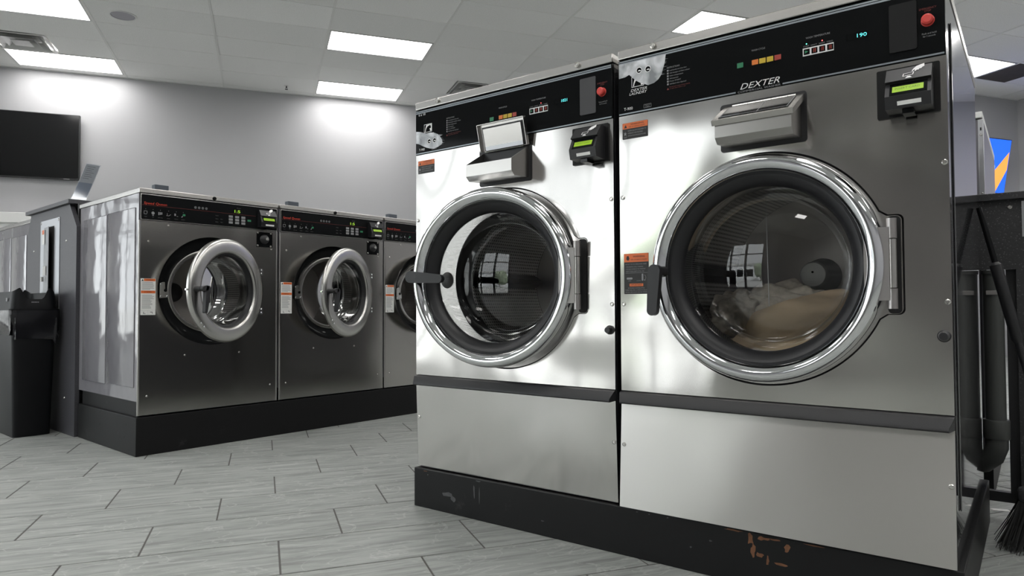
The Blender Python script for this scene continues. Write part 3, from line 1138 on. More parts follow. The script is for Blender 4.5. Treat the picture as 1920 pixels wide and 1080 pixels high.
    # scraped silver patch with two ring marks
    if loaded:
        pt = [(.0045, 1.5235), (.163, 1.5235), (.161, 1.512), (.160, 1.503), (.158, 1.494), (.153, 1.480), (.149, 1.466), (.138, 1.452), (.124, 1.444), (.104, 1.441), (.092, 1.447), (.080, 1.452), (.065, 1.462), (.052, 1.474), (.040, 1.486), (.026, 1.481), (.0045, 1.480)]
        rings = ((.0745, 1.493), (.1040, 1.491))
    else:
        pt = [(.0045, 1.455), (.030, 1.450), (.060, 1.440), (.085, 1.440), (.105, 1.4355), (.122, 1.428), (.132, 1.418), (.142, 1.405), (.146, 1.392), (.139, 1.385), (.122, 1.379), (.102, 1.375), (.080, 1.3785), (.060, 1.385), (.040, 1.394), (.020, 1.404), (.0045, 1.408)]
        rings = ((.0765, 1.407), (.1045, 1.407))
    # feathered right edge: thin tongues
    b = B().poly(pt, -.0034)
    rr = random.Random(7 if loaded else 8)
    zs = (1.462, 1.522) if loaded else (1.384, 1.424)
    for i in range(16):
        z_ = rr.uniform(*zs)
        xs = [p_ for p_ in pt if p_[0] > .08]
        xr = max((p_[0] for p_ in xs if abs(p_[1] - z_) < .02), default=.12) - .012
        b.poly([(xr - .02, z_ - .0010), (xr + rr.uniform(.010, .026), z_ + rr.uniform(-.002, .002)), (xr - .02, z_ + .0010)], -.0033)
    wp = b.build('worn_patch', 'worn_silver', cp, smooth=0, label='scraped silver patch with two ring marks')
    for (u_, z_) in rings:
        B().poly(circle(u_, z_, .0080, 20), -.0039).build('ring_mark', 'black_gloss', wp, smooth=0)
    for (u_, z_) in rings:
        b = B().poly(circle(u_ + .001, z_ - .0055, .0062, 18, .3, PI - .3 + .0), -.0042)
        b.lathe([(.0080, -.0040), (.0100, -.0040)], u_, z_, seg=24)
        b.build('ring_rim', 'print_white', wp, smooth=0)

    # ---------------- stickers
    st = B().prism_y(rrect(.014, .1005, 1.2865, 1.3370, .002), -.0007, 0).build('warning_sticker', 'print_black', fp, smooth=0, label='orange and black warning sticker under the control panel')
    B().rect(.0145, .100, 1.3185, 1.3365, -.0010).build('orange_band', 'warning_orange', st, smooth=0)
    b = B().poly([(.020, 1.3215), (.030, 1.3215), (.025, 1.3320)], -.0013).text('WARNING', .042, 1.3285, .045, .0055, -.0013).text('RISK OF SERIOUS INJURY', .036, 1.3215, .055, .0040, -.0013)
    b.build('band_lettering', 'print_black', st, smooth=0)
    b = B()
    for i, s_ in enumerate(('NEVER ALLOW CHILDREN TO', 'OPERATE THIS MACHINE', 'OR PLAY IN OR AROUND MACHINE')):
        b.text(s_, .033, 1.3095 - .0078 * i, (.062, .050, .060)[i], .0042, -.0011)
    b.poly([(.018, 1.3085), (.022, 1.3050), (.024, 1.3100), (.0255, 1.3050), (.029, 1.3060), (.026, 1.3020), (.028, 1.2965), (.024, 1.3000), (.019, 1.2970), (.021, 1.3020)], -.0011)
    b.text('MOVING', .0180, 1.2925, .012, .0022, -.0011).text('PARTS', .0185, 1.2895, .010, .0022, -.0011)
    b.build('white_lettering', 'print_grey', st, smooth=0)
    if loaded:
        st = B().prism_y(rrect(.0150, .0985, .8040, .9290, .002), -.0007, 0).build('warning_sticker', 'print_black', fp, smooth=0, label='tall orange and black warning sticker left of the door')
        B().rect(.0153, .0982, .9025, .9287, -.0010).build('orange_band', 'warning_orange', st, smooth=0)
        B().rect(.034, .080, .8275, .8360, -.0010).build('orange_tag', 'warning_orange', st, smooth=0)
        b = B().text('WARNING', .046, .9165, .040, .0062, -.0013).text('RISK OF SERIOUS INJURY', .039, .9080, .055, .0042, -.0013)
        b.poly([(.023, .912), (.027, .908), (.032, .908), (.034, .914), (.031, .922), (.025, .921)], -.0013).text('IMPORTANT', .038, .8292, .038, .0055, -.0013)
        b.build('band_lettering', 'print_black', st, smooth=0)
        b = B()
        for i, (s_, w) in enumerate((('DO NOT TRY TO OPEN DOOR WHEN:', .072), ('- THE DRUM IS STILL TURNING', .060), ('- YOU SEE WATER IN THE WINDOW', .068), ('- ANY CYCLE LIGHT IS STILL ON', .063))):
            b.text(s_, .020, .8940 - .0070 * i - (.001 if i else 0), w, .0038, -.0011)
        b.rect(.020, .095, .8685, .8692, -.0011)
        b.poly(rrect(.024, .044, .8490, .8550, .0025), -.0011).poly(rrect(.0750, .0805, .8440, .8660, .0025), -.0011)
        b.text('OPEN', .029, .8435, .010, .0025, -.0011).text('LOCKED', .058, .8435, .014, .0025, -.0011)
        arc = circle(.079, .854, .0105, 10, -.9, 1.0, True)
        arc2 = circle(.079, .854, .0095, 10, 1.0, -.9, True)
        b.poly(arc + arc2, -.0011).poly([(.0820, .8470), (.0865, .8440), (.0875, .8480)], -.0011)
        for i, (s_, w) in enumerate((('IF POWER IS INTERRUPTED', .056), ('THERE WILL BE A 3 MINUTE DELAY', .076), ('BEFORE THE DOOR CAN BE OPENED', .074))):
            b.text(s_, .0565 - w / 2, .8205 - .0062 * i, w, .0034, -.0011)
        b.build('white_lettering', 'print_grey', st, smooth=0)

    # ---------------- detergent box
    u_a, u_b = .347, .547
    b = B().prism_y(rrect(u_a - .020, u_b + .014, 1.2005, 1.3370, .010), -.0015, .001)
    db = b.build('detergent_box', 'rubber', t, smooth=0, label='steel detergent box')
    th_ = .0025
    outer = [(-.0015, 1.322), (-.100, 1.263), (-.100, 1.222), (-.083, 1.207), (-.0015, 1.2125)]
    # walls of the box: sides, front, chamfer, floor
    for u_ in (u_a, u_b - th_):
        B().prism_x(outer, u_, u_ + th_).build('side_wall', 'steel_trim', db, smooth=0)
    b = B()
    for (p0, p1) in zip(outer[1:], outer[2:]):
        d_ = Vector((p1[0] - p0[0], p1[1] - p0[1]))
        n_ = Vector((-d_.y, d_.x)).normalized() * -th_
        b.prism_x([p0, p1, (p1[0] + n_.x * -1, p1[1] + n_.y * -1), (p0[0] + n_.x * -1, p0[1] + n_.y * -1)], u_a + th_, u_b - th_)
    b.build('trough', 'steel_trim', db, smooth=0)
    if lid_open:
        B().box(u_a + .03, u_b - .03, -.09, -.012, 1.220, 1.252, .004).build('compartment', 'vent_dark', db)
        T_ = Matrix.Translation((0, -.012, 1.324)) @ Matrix.Rotation(math.radians(-76), 4, 'X')
    else:
        T_ = Matrix.Translation((0, -.003, 1.3275)) @ Matrix.Rotation(math.atan2(1.3275 - 1.2655, .108), 4, 'X')
    # lid drawn lying along -y from the hinge
    Ld = .125 if not lid_open else .096
    e0, e1 = u_a - .006, u_b + .008
    if lid_open:
        e0, e1 = u_a + .004, u_b + .010
    b = B().box(e0, e1, -Ld, 0, 0, .002)
    b.box(e0, e0 + .002, -Ld, 0, -.013, 0).box(e1 - .002, e1, -Ld, 0, -.013, 0).box(e0, e1, -Ld, -Ld + .002, -.013, 0)
    b.xform(T_)
    lid = b.build('flap', 'steel_trim', db, smooth=0)
    b = B()
    for i in range(8):
        x = u_a + .016 + i * .0215
        b.tube([T_ @ Vector((x, .001, .001)), T_ @ Vector((x + .0205, .001, .001))], .0038, 10)
    b.build('hinge_knuckles', 'screw_metal', db)
    if lid_open:
        b = B().box(e0 + .018, e1 - .010, -Ld + .012, -.002, -.006, -.001).xform(T_)
        b.build('pan_gap_shade', 'rubber', db, smooth=0)  # dark frame painted in for the shaded gap round the pan
        b = B().box(e0 + .024, e1 - .016, -Ld + .018, -.004, -.010, -.0055).xform(T_)
        b.build('inner_pan', 'steel_trim', db, smooth=0)
        b = B().box(e0 + .027, e1 - .016, -.016, -.002, -.012, -.010).xform(T_)
        b.build('hinge_leaf', 'galvanised', db, smooth=0)
    else:
        b = B().box(e0 + .016, e1 - .016, -Ld + .014, -.016, .002, .003).xform(T_)
        b.build('label_plate', 'black_gloss', db, smooth=0)
        b = B()
        zz = .0034
        for x in (e0 + .018, (e0 + e1) / 2 + .010, e1 - .020):
            b.faces([(x, -Ld + .017, zz), (x + .0018, -Ld + .017, zz), (x + .0018, -.019, zz), (x, -.019, zz)], [(0, 1, 2, 3)])
        for yy in (-Ld + .018, -Ld + .022, -.022):
            b.faces([(e0 + .019, yy, zz), (e1 - .019, yy, zz), (e1 - .019, yy + .001, zz), (e0 + .019, yy + .001, zz)], [(0, 1, 2, 3)])
        b.xform(T_)
        b.build('label_lines', 'print_grey', db, smooth=0)

    # ---------------- card reader
    card_reader(t, .7535, .8495, 1.338, 1.2325, .068, (.7275, .8625, 1.2275, 1.3485))

    # ---------------- drum
    b = B().lathe([(.236, .012), (.232, .03), (.236, .10), (.262, .12)], cx, cz, 72)
    b.build('opening_rim', 'rubber', t)
    b = B()
    segs, prof = 72, [(.270, .12), (.270, .22), (.270, .34), (.270, .46), (.270, .58)]
    b.lathe(prof, cx, cz, segs)
    uvl = b.bm.loops.layers.uv.new('UVMap')
    for f in b.bm.faces:
        an = [math.atan2(l.vert.co.z - cz, l.vert.co.x - cx) for l in f.loops]
        if max(an) - min(an) > PI:
            an = [x + 2 * PI if x < 0 else x for x in an]
        for l, x in zip(f.loops, an):
            l[uvl].uv = (x * .270 / .0135, l.vert.co.y / .0135)
    drum = b.build('drum', 'drum_steel', t)
    B().lathe([(.0, .575), (.12, .575), (.20, .582), (.270, .582)], cx, cz, 48).build('drum_back', 'hinge_metal', drum)
    B().lathe([(.0, .440), (.022, .441), (.038, .446), (.043, .454), (.044, .470), (.060, .575)], cx + .024, cz - .002, 32).build('drum_hub', 'hub_white', drum)
    B().lathe([(0, .438), (.0035, .438), (.0035, .443)], cx + .024, cz + .006, 12).build('hub_screw', 'vent_dark', drum)
    for k in range(3):
        a = .5 + k * 2 * PI / 3
        q = B().prism_x([(.14, 0), (.56, 0), (.55, .045), (.15, .045)], -.03, .03)
        for v in q.bm.verts:
            if v.co.z > .02:
                v.co.x *= .35
        q.xform(Matrix.Translation((cx, 0, cz)) @ Matrix.Rotation(-a, 4, 'Y') @ Matrix.Translation((0, 0, -.268)))
        q.build('lifter', 'drum_steel', drum, smooth=30)

    # ---------------- hinge: dark slot with the pin
    B().prism_y(rrect(.742, .772, .745, .986, .010), .0045, .0075).build('hinge_slot', 'vent_dark', fp, smooth=0)
    # ---------------- door on the pin
    ring = [(.262, -.018), (.262, -.030), (.2645, -.038), (.268, -.043), (.272, -.0475), (.278, -.0525), (.285, -.0550), (.292, -.0545), (.299, -.0505), (.305, -.0435), (.3085, -.034), (.3095, -.022), (.3090, -.008), (.306, .004), (.298, .004), (.270, .000), (.262, -.004)]
    cxx, cyy = cx - AX[0], -AX[1]
    door = B().lathe([(r_, y_) for r_, y_ in ring], cxx, cz, 128, True, cyy).build('door', 'chrome', t, smooth=60, label='round door with polished chrome ring')
    door.location = (AX[0], AX[1], 0)
    door.rotation_euler = (0, 0, math.radians(swing))
    B().lathe([(.2625, -.022), (.256, -.024), (.246, -.020), (.233, -.004), (.228, .004), (.226, .012), (.240, .020), (.2625, .010)], cxx, cz, 96, True, cyy).build('gasket', 'rubber', door)
    gp = [(.2265, .008), (.224, .016), (.219, .040), (.2135, .070), (.208, .092), (.203, .104), (.196, .111), (.185, .112), (.165, .107), (.135, .100), (.10, .094), (.06, .090), (.03, .0885), (0, .088)]
    B().lathe(gp[:8], cxx, cz, 96, False, cyy).build('glass_wall', 'glass_wall', door, smooth=80)
    B().lathe(gp[7:], cxx, cz, 96, False, cyy).build('door_glass', 'door_glass', door, smooth=80)
    # hinge arm and knuckles
    b = B()
    b.prism_y([(-.060, .775), (-.004, .778), (-.004, .955), (-.060, .958)], -.012, .000)
    b.tube([(0, 0, .757), (0, 0, .806)], .0115, 18).tube([(0, 0, .928), (0, 0, .977)], .0115, 18)
    b.build('hinge_arm', 'hinge_metal', door)
    B().tube([(0, 0, .808), (0, 0, .926)], .0105, 18).build('hinge_pin', 'steel_trim', door)
    # handle
    b = B()
    if swing > 1:
        lever(b, cxx - .272, cz + .004, cyy - .045, cyy - .090, .115, math.radians(-4), .0205, .0145)
    else:
        lever(b, cxx - .270, cz - .001, cyy - .045, cyy - .090, .113, math.radians(-94), .0185, .0150)
    b.build('handle', 'black_plastic', door, smooth=50, label='black lever handle')
    return t


M_L = tall_washer(0.0, 'left tall stainless washer, door ajar and detergent flap open', 10.7, True, '1021', False)
M_R = tall_washer(0.8956, 'right tall stainless washer with laundry behind its closed door', 0.0, False, '190', True)

# plinth under the two
pl = thing('washer_plinth', 'low black plinth under the two tall front washers', 'plinth', M1_)
B().box(-.004, 1.785, -.006, 1.055, 0, .147, .003).build('plinth_body', 'plinth_black', pl)
b = B()
rr = random.Random(3)


def blotch(b, u, z, su, sz, y, n=11):
    pts = []
    for i in range(n):
        a = 2 * PI * i / n
        k = rr.uniform(.45, 1.1)
        pts.append((u + su * k * math.cos(a), z + sz * k * math.sin(a)))
    b.poly(pts, y)


for (u, z, su, sz) in ((1.292, .128, .010, .020), (1.300, .098, .008, .022), (1.318, .090, .012, .007), (1.338, .078, .005, .014), (1.375, .076, .020, .004), (1.39, .12, .010, .012), (1.325, .135, .020, .006), (1.25, .142, .03, .003), (1.36, .138, .02, .003), (1.46, .142, .03, .002), (.055, .140, .012, .002)):
    blotch(b, u, z, su, sz, -.0066)
b.build('rust_marks', 'rust', pl, smooth=0)
b = B()
for (u, z, su, sz) in ((.30, .10, .004, .03), (.325, .09, .003, .04), (.32, .140, .015, .003), (.17, .07, .04, .010), (.20, .055, .02, .012), (.95, .141, .004, .002), (.99, .141, .004, .002), (1.05, .141, .004, .002), (1.12, .07, .004, .004), (.07, .128, .003, .003), (1.18, .10, .006, .003), (.60, .05, .01, .002)):
    blotch(b, u, z, su, sz, -.0065, 9)
b.build('scuff_marks', 'scuff', pl, smooth=0)


# ---------------- wet laundry in the right drum
def blob(name, mat, c, r, amp, fr, seed, label, cat, lim=.262, sub=5, tilt=0.0):
    bm = bmesh.new()
    bmesh.ops.create_icosphere(bm, subdivisions=sub, radius=1.0)
    for v in bm.verts:
        p = v.co.copy()
        n = noise.noise(p * fr + Vector((seed, 0, 0))) + .5 * noise.noise(p * fr * 2.3 + Vector((0, seed, 0)))
        fold = abs(noise.noise(Vector((p.x * 1.1 + seed, p.y * .8, p.z * 3.0)))) * .5
        k = 1 + amp * (n - fold)
        q = Vector((c[0] + p.x * r[0] * k, c[1] + p.y * r[1] * k, c[2] + p.z * r[2] * k + tilt * p.x * r[0]))
        d = Vector((q.x - DC[0] - .8956, q.z - DC[1]))
        # the front of the pile stays behind the glass, its back inside the drum
        if d.length > lim:
            d = d.normalized() * lim
            q.x, q.z = DC[0] + .8956 + d.x, DC[1] + d.y
        q.y = max(q.y, .135)
        v.co = q
    b = B()
    b.bm.free()
    b.bm = bm
    o = b.build(name, mat, None, smooth=180)
    o.matrix_world = M1_
    return tag(o, label, cat)


c0 = DC[0] + .8956
blob('wet_sheet', 'cloth_beige', (c0 + .015, .29, .665), (.270, .155, .128), .20, 1.5, 2.7, 'wet beige sheet slumped at the bottom of the right washer drum', 'laundry', tilt=.22)
blob('wet_fleece', 'cloth_grey', (c0 - .045, .34, .752), (.160, .10, .088), .25, 2.4, 8.1, 'shaggy grey fleece lying behind the beige sheet in the drum', 'laundry')
blob('wet_towel', 'cloth_grey', (c0 - .165, .28, .735), (.080, .12, .080), .25, 2.2, 4.4, 'grey towel at the left of the beige sheet in the drum', 'laundry')
o = B().tube([(c0 - .050, .21, 1.095), (c0 - .049, .21, .96), (c0 - .047, .21, .85), (c0 - .045, .21, .745)], [.0009, .0014, .0011, .0016], 8).build('water_stream', 'water', None)
o.matrix_world = M1_
tag(o, 'thin stream of water running down inside the right washer', 'water')

# ---------------- chase behind the pair, and the washer standing back to back with them
ch = thing('utility_bulkhead', 'black speckled bulkhead at the right edge behind the tall washers', 'bulkhead', M1_)
B().box(-.02, 2.35, 1.07, 1.40, 1.138, 1.163, .002).build('top_board', 'laminate_dark', ch)
B().box(-.02, 2.33, 1.09, 1.11, .892, 1.138).build('front_board', 'laminate_dark', ch)
B().box(1.876, 2.33, 1.09, 1.11, 0, .892).build('end_board', 'laminate_dark', ch)
B().box(1.776, 2.33, 1.125, 1.155, .06, .095).build('bottom_rail', 'black_plastic', ch)
B().box(1.845, 1.876, 1.115, 1.16, .095, .892).build('upright', 'black_plastic', ch)
B().box(-.02, .02, 1.11, 1.40, 0, 1.138).build('end_wall', 'laminate_dark', ch)
b = B()
screw(b, 1.862, 1.112, .008, 1.09)
b.build('board_screw', 'screw_metal', ch)
B().box(1.896, 1.93, 1.086, 1.09, 1.005, 1.13).build('wall_plate', 'galvanised', ch)

bw = thing('back_to_back_washer', 'grey washer standing behind the right tall washer, only its rear corner showing', 'washing machine', M1_)
B().box(.900, 1.773, 1.44, 2.46, .152, 1.52, .004).build('cabinet', 'far_side_paint', bw)
bw2 = thing('back_to_back_washer', 'washer behind the left tall washer, seen only mirrored in the far row', 'washing machine', M1_)
B().box(.0, .873, 1.44, 2.46, .152, 1.52, .004).build('cabinet', 'side_paint', bw2)
B().box(.0, .873, 1.43, 2.47, 1.522, 1.548, .003).build('lid', 'steel_trim', bw2)
B().box(-.004, .880, 1.42, 2.47, .0, .150, .003).build('base', 'plinth_black', bw2)
B().box(.900, 1.773, 1.43, 2.47, 1.522, 1.548, .003).build('lid', 'white_paint', bw)
b = B().box(1.757, 1.776, 1.430, 1.4395, .152, 1.515, .001)
rail = b.build('rear_rail', 'galvanised', bw)
b = B().box(1.764, 1.769, 1.4285, 1.4300, 1.470, 1.482)
b.build('rail_slot', 'vent_dark', rail, smooth=0)
b = B()
screw(b, 1.7665, 1.452, .005, 1.430)
screw(b, 1.7665, 1.215, .005, 1.430)
b.build('rail_screw', 'screw_metal', rail)
B().box(.890, 1.783, 1.42, 2.47, .0, .150, .003).build('base', 'plinth_black', bw)

# ---------------- grey drain pipe beside the right washer
dp = thing('drain_pipe', 'dark grey drain pipe with a wide collar beside the right tall washer', 'pipe', M1_)
px_, py_ = 1.812, 1.005
B().tube([(px_, py_, .36), (px_, py_, .875)], .030, 24).build('pipe', 'pipe_grey', dp)
B().lathe_z([(.030, .0), (.038, .0), (.0395, .004), (.0395, .062), (.038, .066), (.030, .066)], px_, py_, 28, .303).build('collar', 'pipe_grey', dp)
el = [(px_, py_, .310), (px_, py_, .275), (px_ - .012, py_ + .008, .240), (px_ - .040, py_ + .025, .212), (px_ - .075, py_ + .045, .200), (px_ - .14, py_ + .06, .196)]
B().tube(el, .0345, 24).build('elbow', 'pipe_grey', dp)
B().lathe_z([(.0, .0), (.034, .0), (.034, -.012), (.0, -.012)], px_, py_, 24, .885).build('cap', 'pipe_grey', dp)
B().box(px_ - .02, px_ + .012, py_ - .034, py_ - .028, .80, .815, .001).build('pipe_strap', 'hinge_metal', dp)

# ---------------- broom leaning in the gap
br = thing('broom', 'black broom leaning in the gap right of the tall washers', 'broom', M1_)
p_top, p_bot = Vector((1.786, .815, 1.085)), Vector((1.985, .790, .175))
dv = p_bot - p_top
B().tube([p_top, p_top + dv * .22], .0085, 14).build('upper_pole', 'black_gloss', br)
B().tube([p_top + dv * .20, p_top + dv * .21, p_top + dv * .47, p_top + dv * .485], [.010, .0175, .0170, .010], 18).build('grip', 'black_plastic', br)
B().tube([p_top + dv * .47, p_top + dv * .75], .0105, 14).tube([p_top + dv * .74, p_top + dv * .76], .0118, 14).tube([p_top + dv * .75, p_bot], .0125, 14).build('lower_pole', 'black_plastic', br)
B().box(1.87, 2.10, .755, .825, .150, .190, .012).build('head', 'black_plastic', br)
b = B()
rr2 = random.Random(11)
for i in range(900):
    u = rr2.uniform(1.875, 2.095)
    y_ = rr2.uniform(.76, .82)
    f = (u - 1.985) / .11
    dx = f * .055 + rr2.uniform(-.018, .018)
    dy = rr2.uniform(-.05, .05) + (y_ - .79) * .9
    z0 = .155
    p0, p1, p2 = Vector((u, y_, z0)), Vector((u + dx * .5, y_ + dy * .4, z0 * .5)), Vector((u + dx, y_ + dy, rr2.uniform(.002, .012)))
    w = Vector((.0016, .0008, 0))
    b.faces([p0 - w, p0 + w, p1 + w, p1 - w, p2 + w * .6, p2 - w * .6], [(0, 1, 2, 3), (3, 2, 4, 5)])
o = b.build('bristles', 'bristle', br, smooth=0)
o['kind'] = 'stuff'
o = B().prism_y([(0, 0), (.06, 0), (.055, .002), (.005, .002)], 0, .03).build('paper_scrap', 'paper', None, smooth=0)
o.matrix_world = M1_ @ Matrix.Translation((1.785, 1.22, .0)) @ Matrix.Rotation(.3, 4, 'Z')
tag(o, 'small scrap of paper on the floor behind the broom', 'litter')


# ------------------------------------------------------------------ the row of lower washers at the left
def low_washer(label, mat):
    t = thing('low_washer', label, 'washing machine', mat, 'row of lower washers with open doors')
    W_ = .792
    Zb, Zc, Zt = .2097, 1.231, 1.3725
    cx, cz, R = .397, .865, .302
    b = B()
    b.box(.0, .004, .006, .88, .282, 1.372).box(W_ - .004, W_, .006, .88, .282, 1.372)
    b.box(.004, W_ - .004, .876, .88, .282, 1.372).box(.004, W_ - .004, .02, .876, 1.362, 1.372).box(.004, W_ - .004, .02, .876, .282, .290)
    cb_ = b.build('cabinet', 'far_side_paint', t, smooth=0)
    for s_, x in ((-1, 0.0), (1, W_)):
        for (ya, yb, za, zb) in ((.045, .430, .352, 1.300), (.447, .822, .346, 1.296)):
            q = B().box(min(x, x + s_ * .004), max(x, x + s_ * .004), ya, yb, za, zb, .0038, 3)
            q.build('side_emboss', 'far_side_paint', cb_)
    B().box(.012, W_ - .012, .030, .85, .2015, .282).build('base_frame', 'plinth_black', t, smooth=0)
    ld = B().box(-.001, W_ + .001, -.004, .905, 1.3745, 1.401, .003).build('lid', 'steel_trim', t)
    B().lathe([(0, -.010), (.009, -.010), (.011, -.007), (.011, -.003)], .398, 1.3875, seg=20).build('lid_lock', 'black_gloss', ld)
    B().box(.110, .184, .085, .125, 1.401, 1.442, .002).build('lid_tab', 'slate', ld, label='small slate blue tab on the lid')
    # front sheet
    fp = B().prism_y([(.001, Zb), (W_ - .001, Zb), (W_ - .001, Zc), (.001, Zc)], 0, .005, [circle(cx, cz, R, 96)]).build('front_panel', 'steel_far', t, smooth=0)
    for u in (.0035, W_ - .0035):
        B().tube([(u, .004, Zb), (u, .004, Zc)], .0058, 12).build('rolled_edge', 'steel_trim', fp)
    b = B()
    for u, z in ((.148, 1.213), (.047, 1.121), (.751, 1.121), (.241, .512), (.552, .512), (.046, .308), (.747, .308)):
        screw(b, u, z, .0058)
    b.build('panel_screws', 'screw_metal', fp)
    # black dish, steel rim of the tub, drum
    ds = B().lathe([(R + .002, .004), (.296, .016), (.262, .040), (.238, .050), (.232, .056)], cx, cz, 96).build('door_recess', 'black_panel', t)
    b = B()
    for u, z in ((.208, .632), (.218, .628), (.300, .575)):
        screw(b, u, z, .0045, .022)
    b.build('recess_screws', 'screw_metal', ds)
    B().lathe([(.236, .052), (.232, .046), (.222, .044), (.212, .046), (.207, .056), (.207, .10)], cx, cz, 96).build('tub_rim', 'steel_trim', t)
    b = B().lathe([(.207, .10), (.262, .12), (.262, .25), (.262, .40), (.262, .54)], cx, cz, 72)
    uvl = b.bm.loops.layers.uv.new('UVMap')
    for f in b.bm.faces:
        an = [math.atan2(l.vert.co.z - cz, l.vert.co.x - cx) for l in f.loops]
        if max(an) - min(an) > PI:
            an = [x + 2 * PI if x < 0 else x for x in an]
        for l, x in zip(f.loops, an):
            l[uvl].uv = (x * .262 / .0135, l.vert.co.y / .0135)
    drum = b.build('drum', 'drum_steel', t)
    B().lathe([(0, .53), (.10, .53), (.262, .54)], cx, cz, 48).build('drum_back', 'hinge_metal', drum)
    B().lathe([(0, .50), (.03, .502), (.055, .515), (.06, .53)], cx, cz, 32).build('drum_hub', 'charcoal', drum)
    # latch bracket on the left of the opening
    q = B().prism_y([(.104, .822), (.150, .826), (.150, .862), (.132, .872), (.130, .908), (.116, .908), (.104, .896)], -.006, .012)
    lt = q.build('latch', 'screw_metal', t, smooth=0)
    b = B().lathe([(0, -.0085), (.008, -.0085), (.009, -.006)], .134, .864, seg=16).build('latch_hole', 'black_gloss', lt)
    b = B()
    for u, z in ((.110, .898), (.110, .832), (.143, .832)):
        screw(b, u, z, .005, -.006)
    b.build('latch_screws', 'chrome', lt)
    # control panel
    cp = B().box(.006, W_ - .004, -.003, .010, Zc + .003, Zt - .002, .001).build('control_panel', 'steel_trim', t)
    B().prism_y(rrect(.009, W_ - .007, Zc + .006, Zt - .006, .006), -.0042, -.0028).build('black_overlay', 'black_panel', cp, smooth=0)
    y = -.0046
    B().text('Speed Queen', .021, 1.3165, .117, .0125, y, .12).build('red_lettering', 'brand_red', cp, smooth=0)
    B().rect(.010, .648, 1.3108, 1.3120, y).build('red_line', 'print_darkred', cp, smooth=0)
    b = B()
    q = (.030, .067, .104, .147, .187)
    # icons: tub, load, soap cups, pay, select
    u, z = q[0], 1.272
    for r_ in ((u - .008, u + .008, z + .007, z + .009), (u - .008, u + .006, z - .009, z - .007), (u - .009, u - .007, z - .008, z + .008), (u + .006, u + .008, z - .005, z + .008)):
        b.rect(*r_, y)
    u = q[1]
    b.poly(circle(u, z, .008, 14), y)
    b.rect(u - .004, u + .004, z - .014, z - .010, y)
    u = q[2]
    for i in range(3):
        b.rect(u - .010 + i * .0075, u - .005 + i * .0075, z - .008 + .002 * i, z + .008, y)
    u = q[3]
    b.rect(u - .012, u + .002, z - .008, z - .006, y).poly([(u + .002, z - .008), (u + .012, z), (u + .010, z + .001), (u + .002, z - .005)], y).rect(u - .008, u - .006, z - .006, z + .006, y)
    u = q[4]
    b.rect(u - .010, u - .002, z - .004, z + .008, y).rect(u + .002, u + .010, z - .007, z - .005, y)
    b.poly([(.214, 1.264), (.220, 1.272), (.223, 1.268), (.217, 1.262)], y)
    for u in q + (.224,):
        b.rect(u - .001, u + .001, z + .017, z + .020, y)
    b.build('white_icons', 'print_grey', cp, smooth=0)
    b = B()
    for i, u in enumerate(q + (.224,)):
        w = (.012, .008, .024, .016, .020, .020)[i]
        b.text(('load', 'soap', 'add soap', 'pay', 'select', 'start')[i], u - w / 2, 1.249, w, .0045, y)
    for i in range(4):
        b.poly(circle(.291 + .0203 * i, 1.3255, .0075, 8, PI / 8), y)
    for i in range(3):
        b.text(('Normal', 'Delicate', 'Bulky')[i], .405, 1.290 - .018 * i, .016, .005, y)
        if i:
            b.text('Warm', .433, 1.290 - .018 * i, .014, .005, y)
    b.text('Minutes', .530, 1.345, .024, .005, y)
    b.build('grey_lettering', 'print_dim', cp, smooth=0)
    B().poly([(.220, 1.276), (.226, 1.270), (.236, 1.272), (.236, 1.281), (.226, 1.283)], y).build('green_arrow', 'key_green', cp, smooth=0)
    B().rect(.512, .572, 1.315, 1.340, y).build('display_window', 'black_gloss', cp, smooth=0)
    B().text('1:5', .517, 1.3195, .034, .016, y - .0004).build('display_digits', 'digit_green', cp, smooth=0)
    for i in range(3):
        for j in range(3):
            B().box(.482 + .038 * i, .506 + .038 * i, -.0062, -.0042, 1.2880 - .0170 * j, 1.3010 - .0170 * j, .001).build('keypad_key', 'print_grey', cp)
    B().box(.596, .618, -.0062, -.0042, 1.275, 1.286, .001).build('start_key', 'key_green', cp)
    card_reader(t, .660, .764, 1.349, 1.246, .050)
    # lock plate
    lk = B().box(.657, .757, -.004, 0, 1.131, 1.221, .001).build('lock_plate', 'black_gloss', t)
    b = B()
    for u, z in ((.662, 1.215), (.745, 1.215), (.662, 1.140), (.745, 1.138)):
        screw(b, u, z, .006, -.004)
    b.build('plate_screws', 'screw_metal', lk)
    B().lathe([(.0, -.014), (.020, -.014), (.026, -.010), (.029, -.004)], .705, 1.178, seg=28).build('lock_cup', 'black_plastic', lk)
    B().lathe([(0, -.0165), (.0035, -.0165), (.004, -.0155), (.009, -.0155), (.010, -.013)], .718, 1.180, seg=20).build('lock_barrel', 'screw_metal', lk)
    # safety sticker
    st = B().prism_y(rrect(.010, .085, .733, .925, .002), -.0008, 0).build('safety_sticker', 'paper', fp, smooth=0, label='white sticker with two orange bars')
    B().rect(.026, .084, .911, .924, -.0012).build('orange_bar', 'warning_orange', st, smooth=0)
    B().rect(.012, .084, .847, .861, -.0012).build('orange_bar', 'warning_orange', st, smooth=0)
    b = B().text('WARNING', .036, .9145, .036, .006, -.0015).text('ATTENTION', .028, .851, .036, .006, -.0015)
    b.poly([(.014, .911), (.025, .911), (.0195, .922)], -.0012)
    b.build('bar_lettering', 'print_black', st, smooth=0)
    b = B()
    rs = random.Random(5)
    zz = .904
    while zz > .765:
        if not (.842 < zz < .866):
            b.rect(.017, .017 + rs.uniform(.040, .062), zz, zz + .0022, -.0012)
        zz -= .0062
    b.rect(.011, .084, .757, .7575, -.0012).rect(.047, .0475, .734, .757, -.0012)
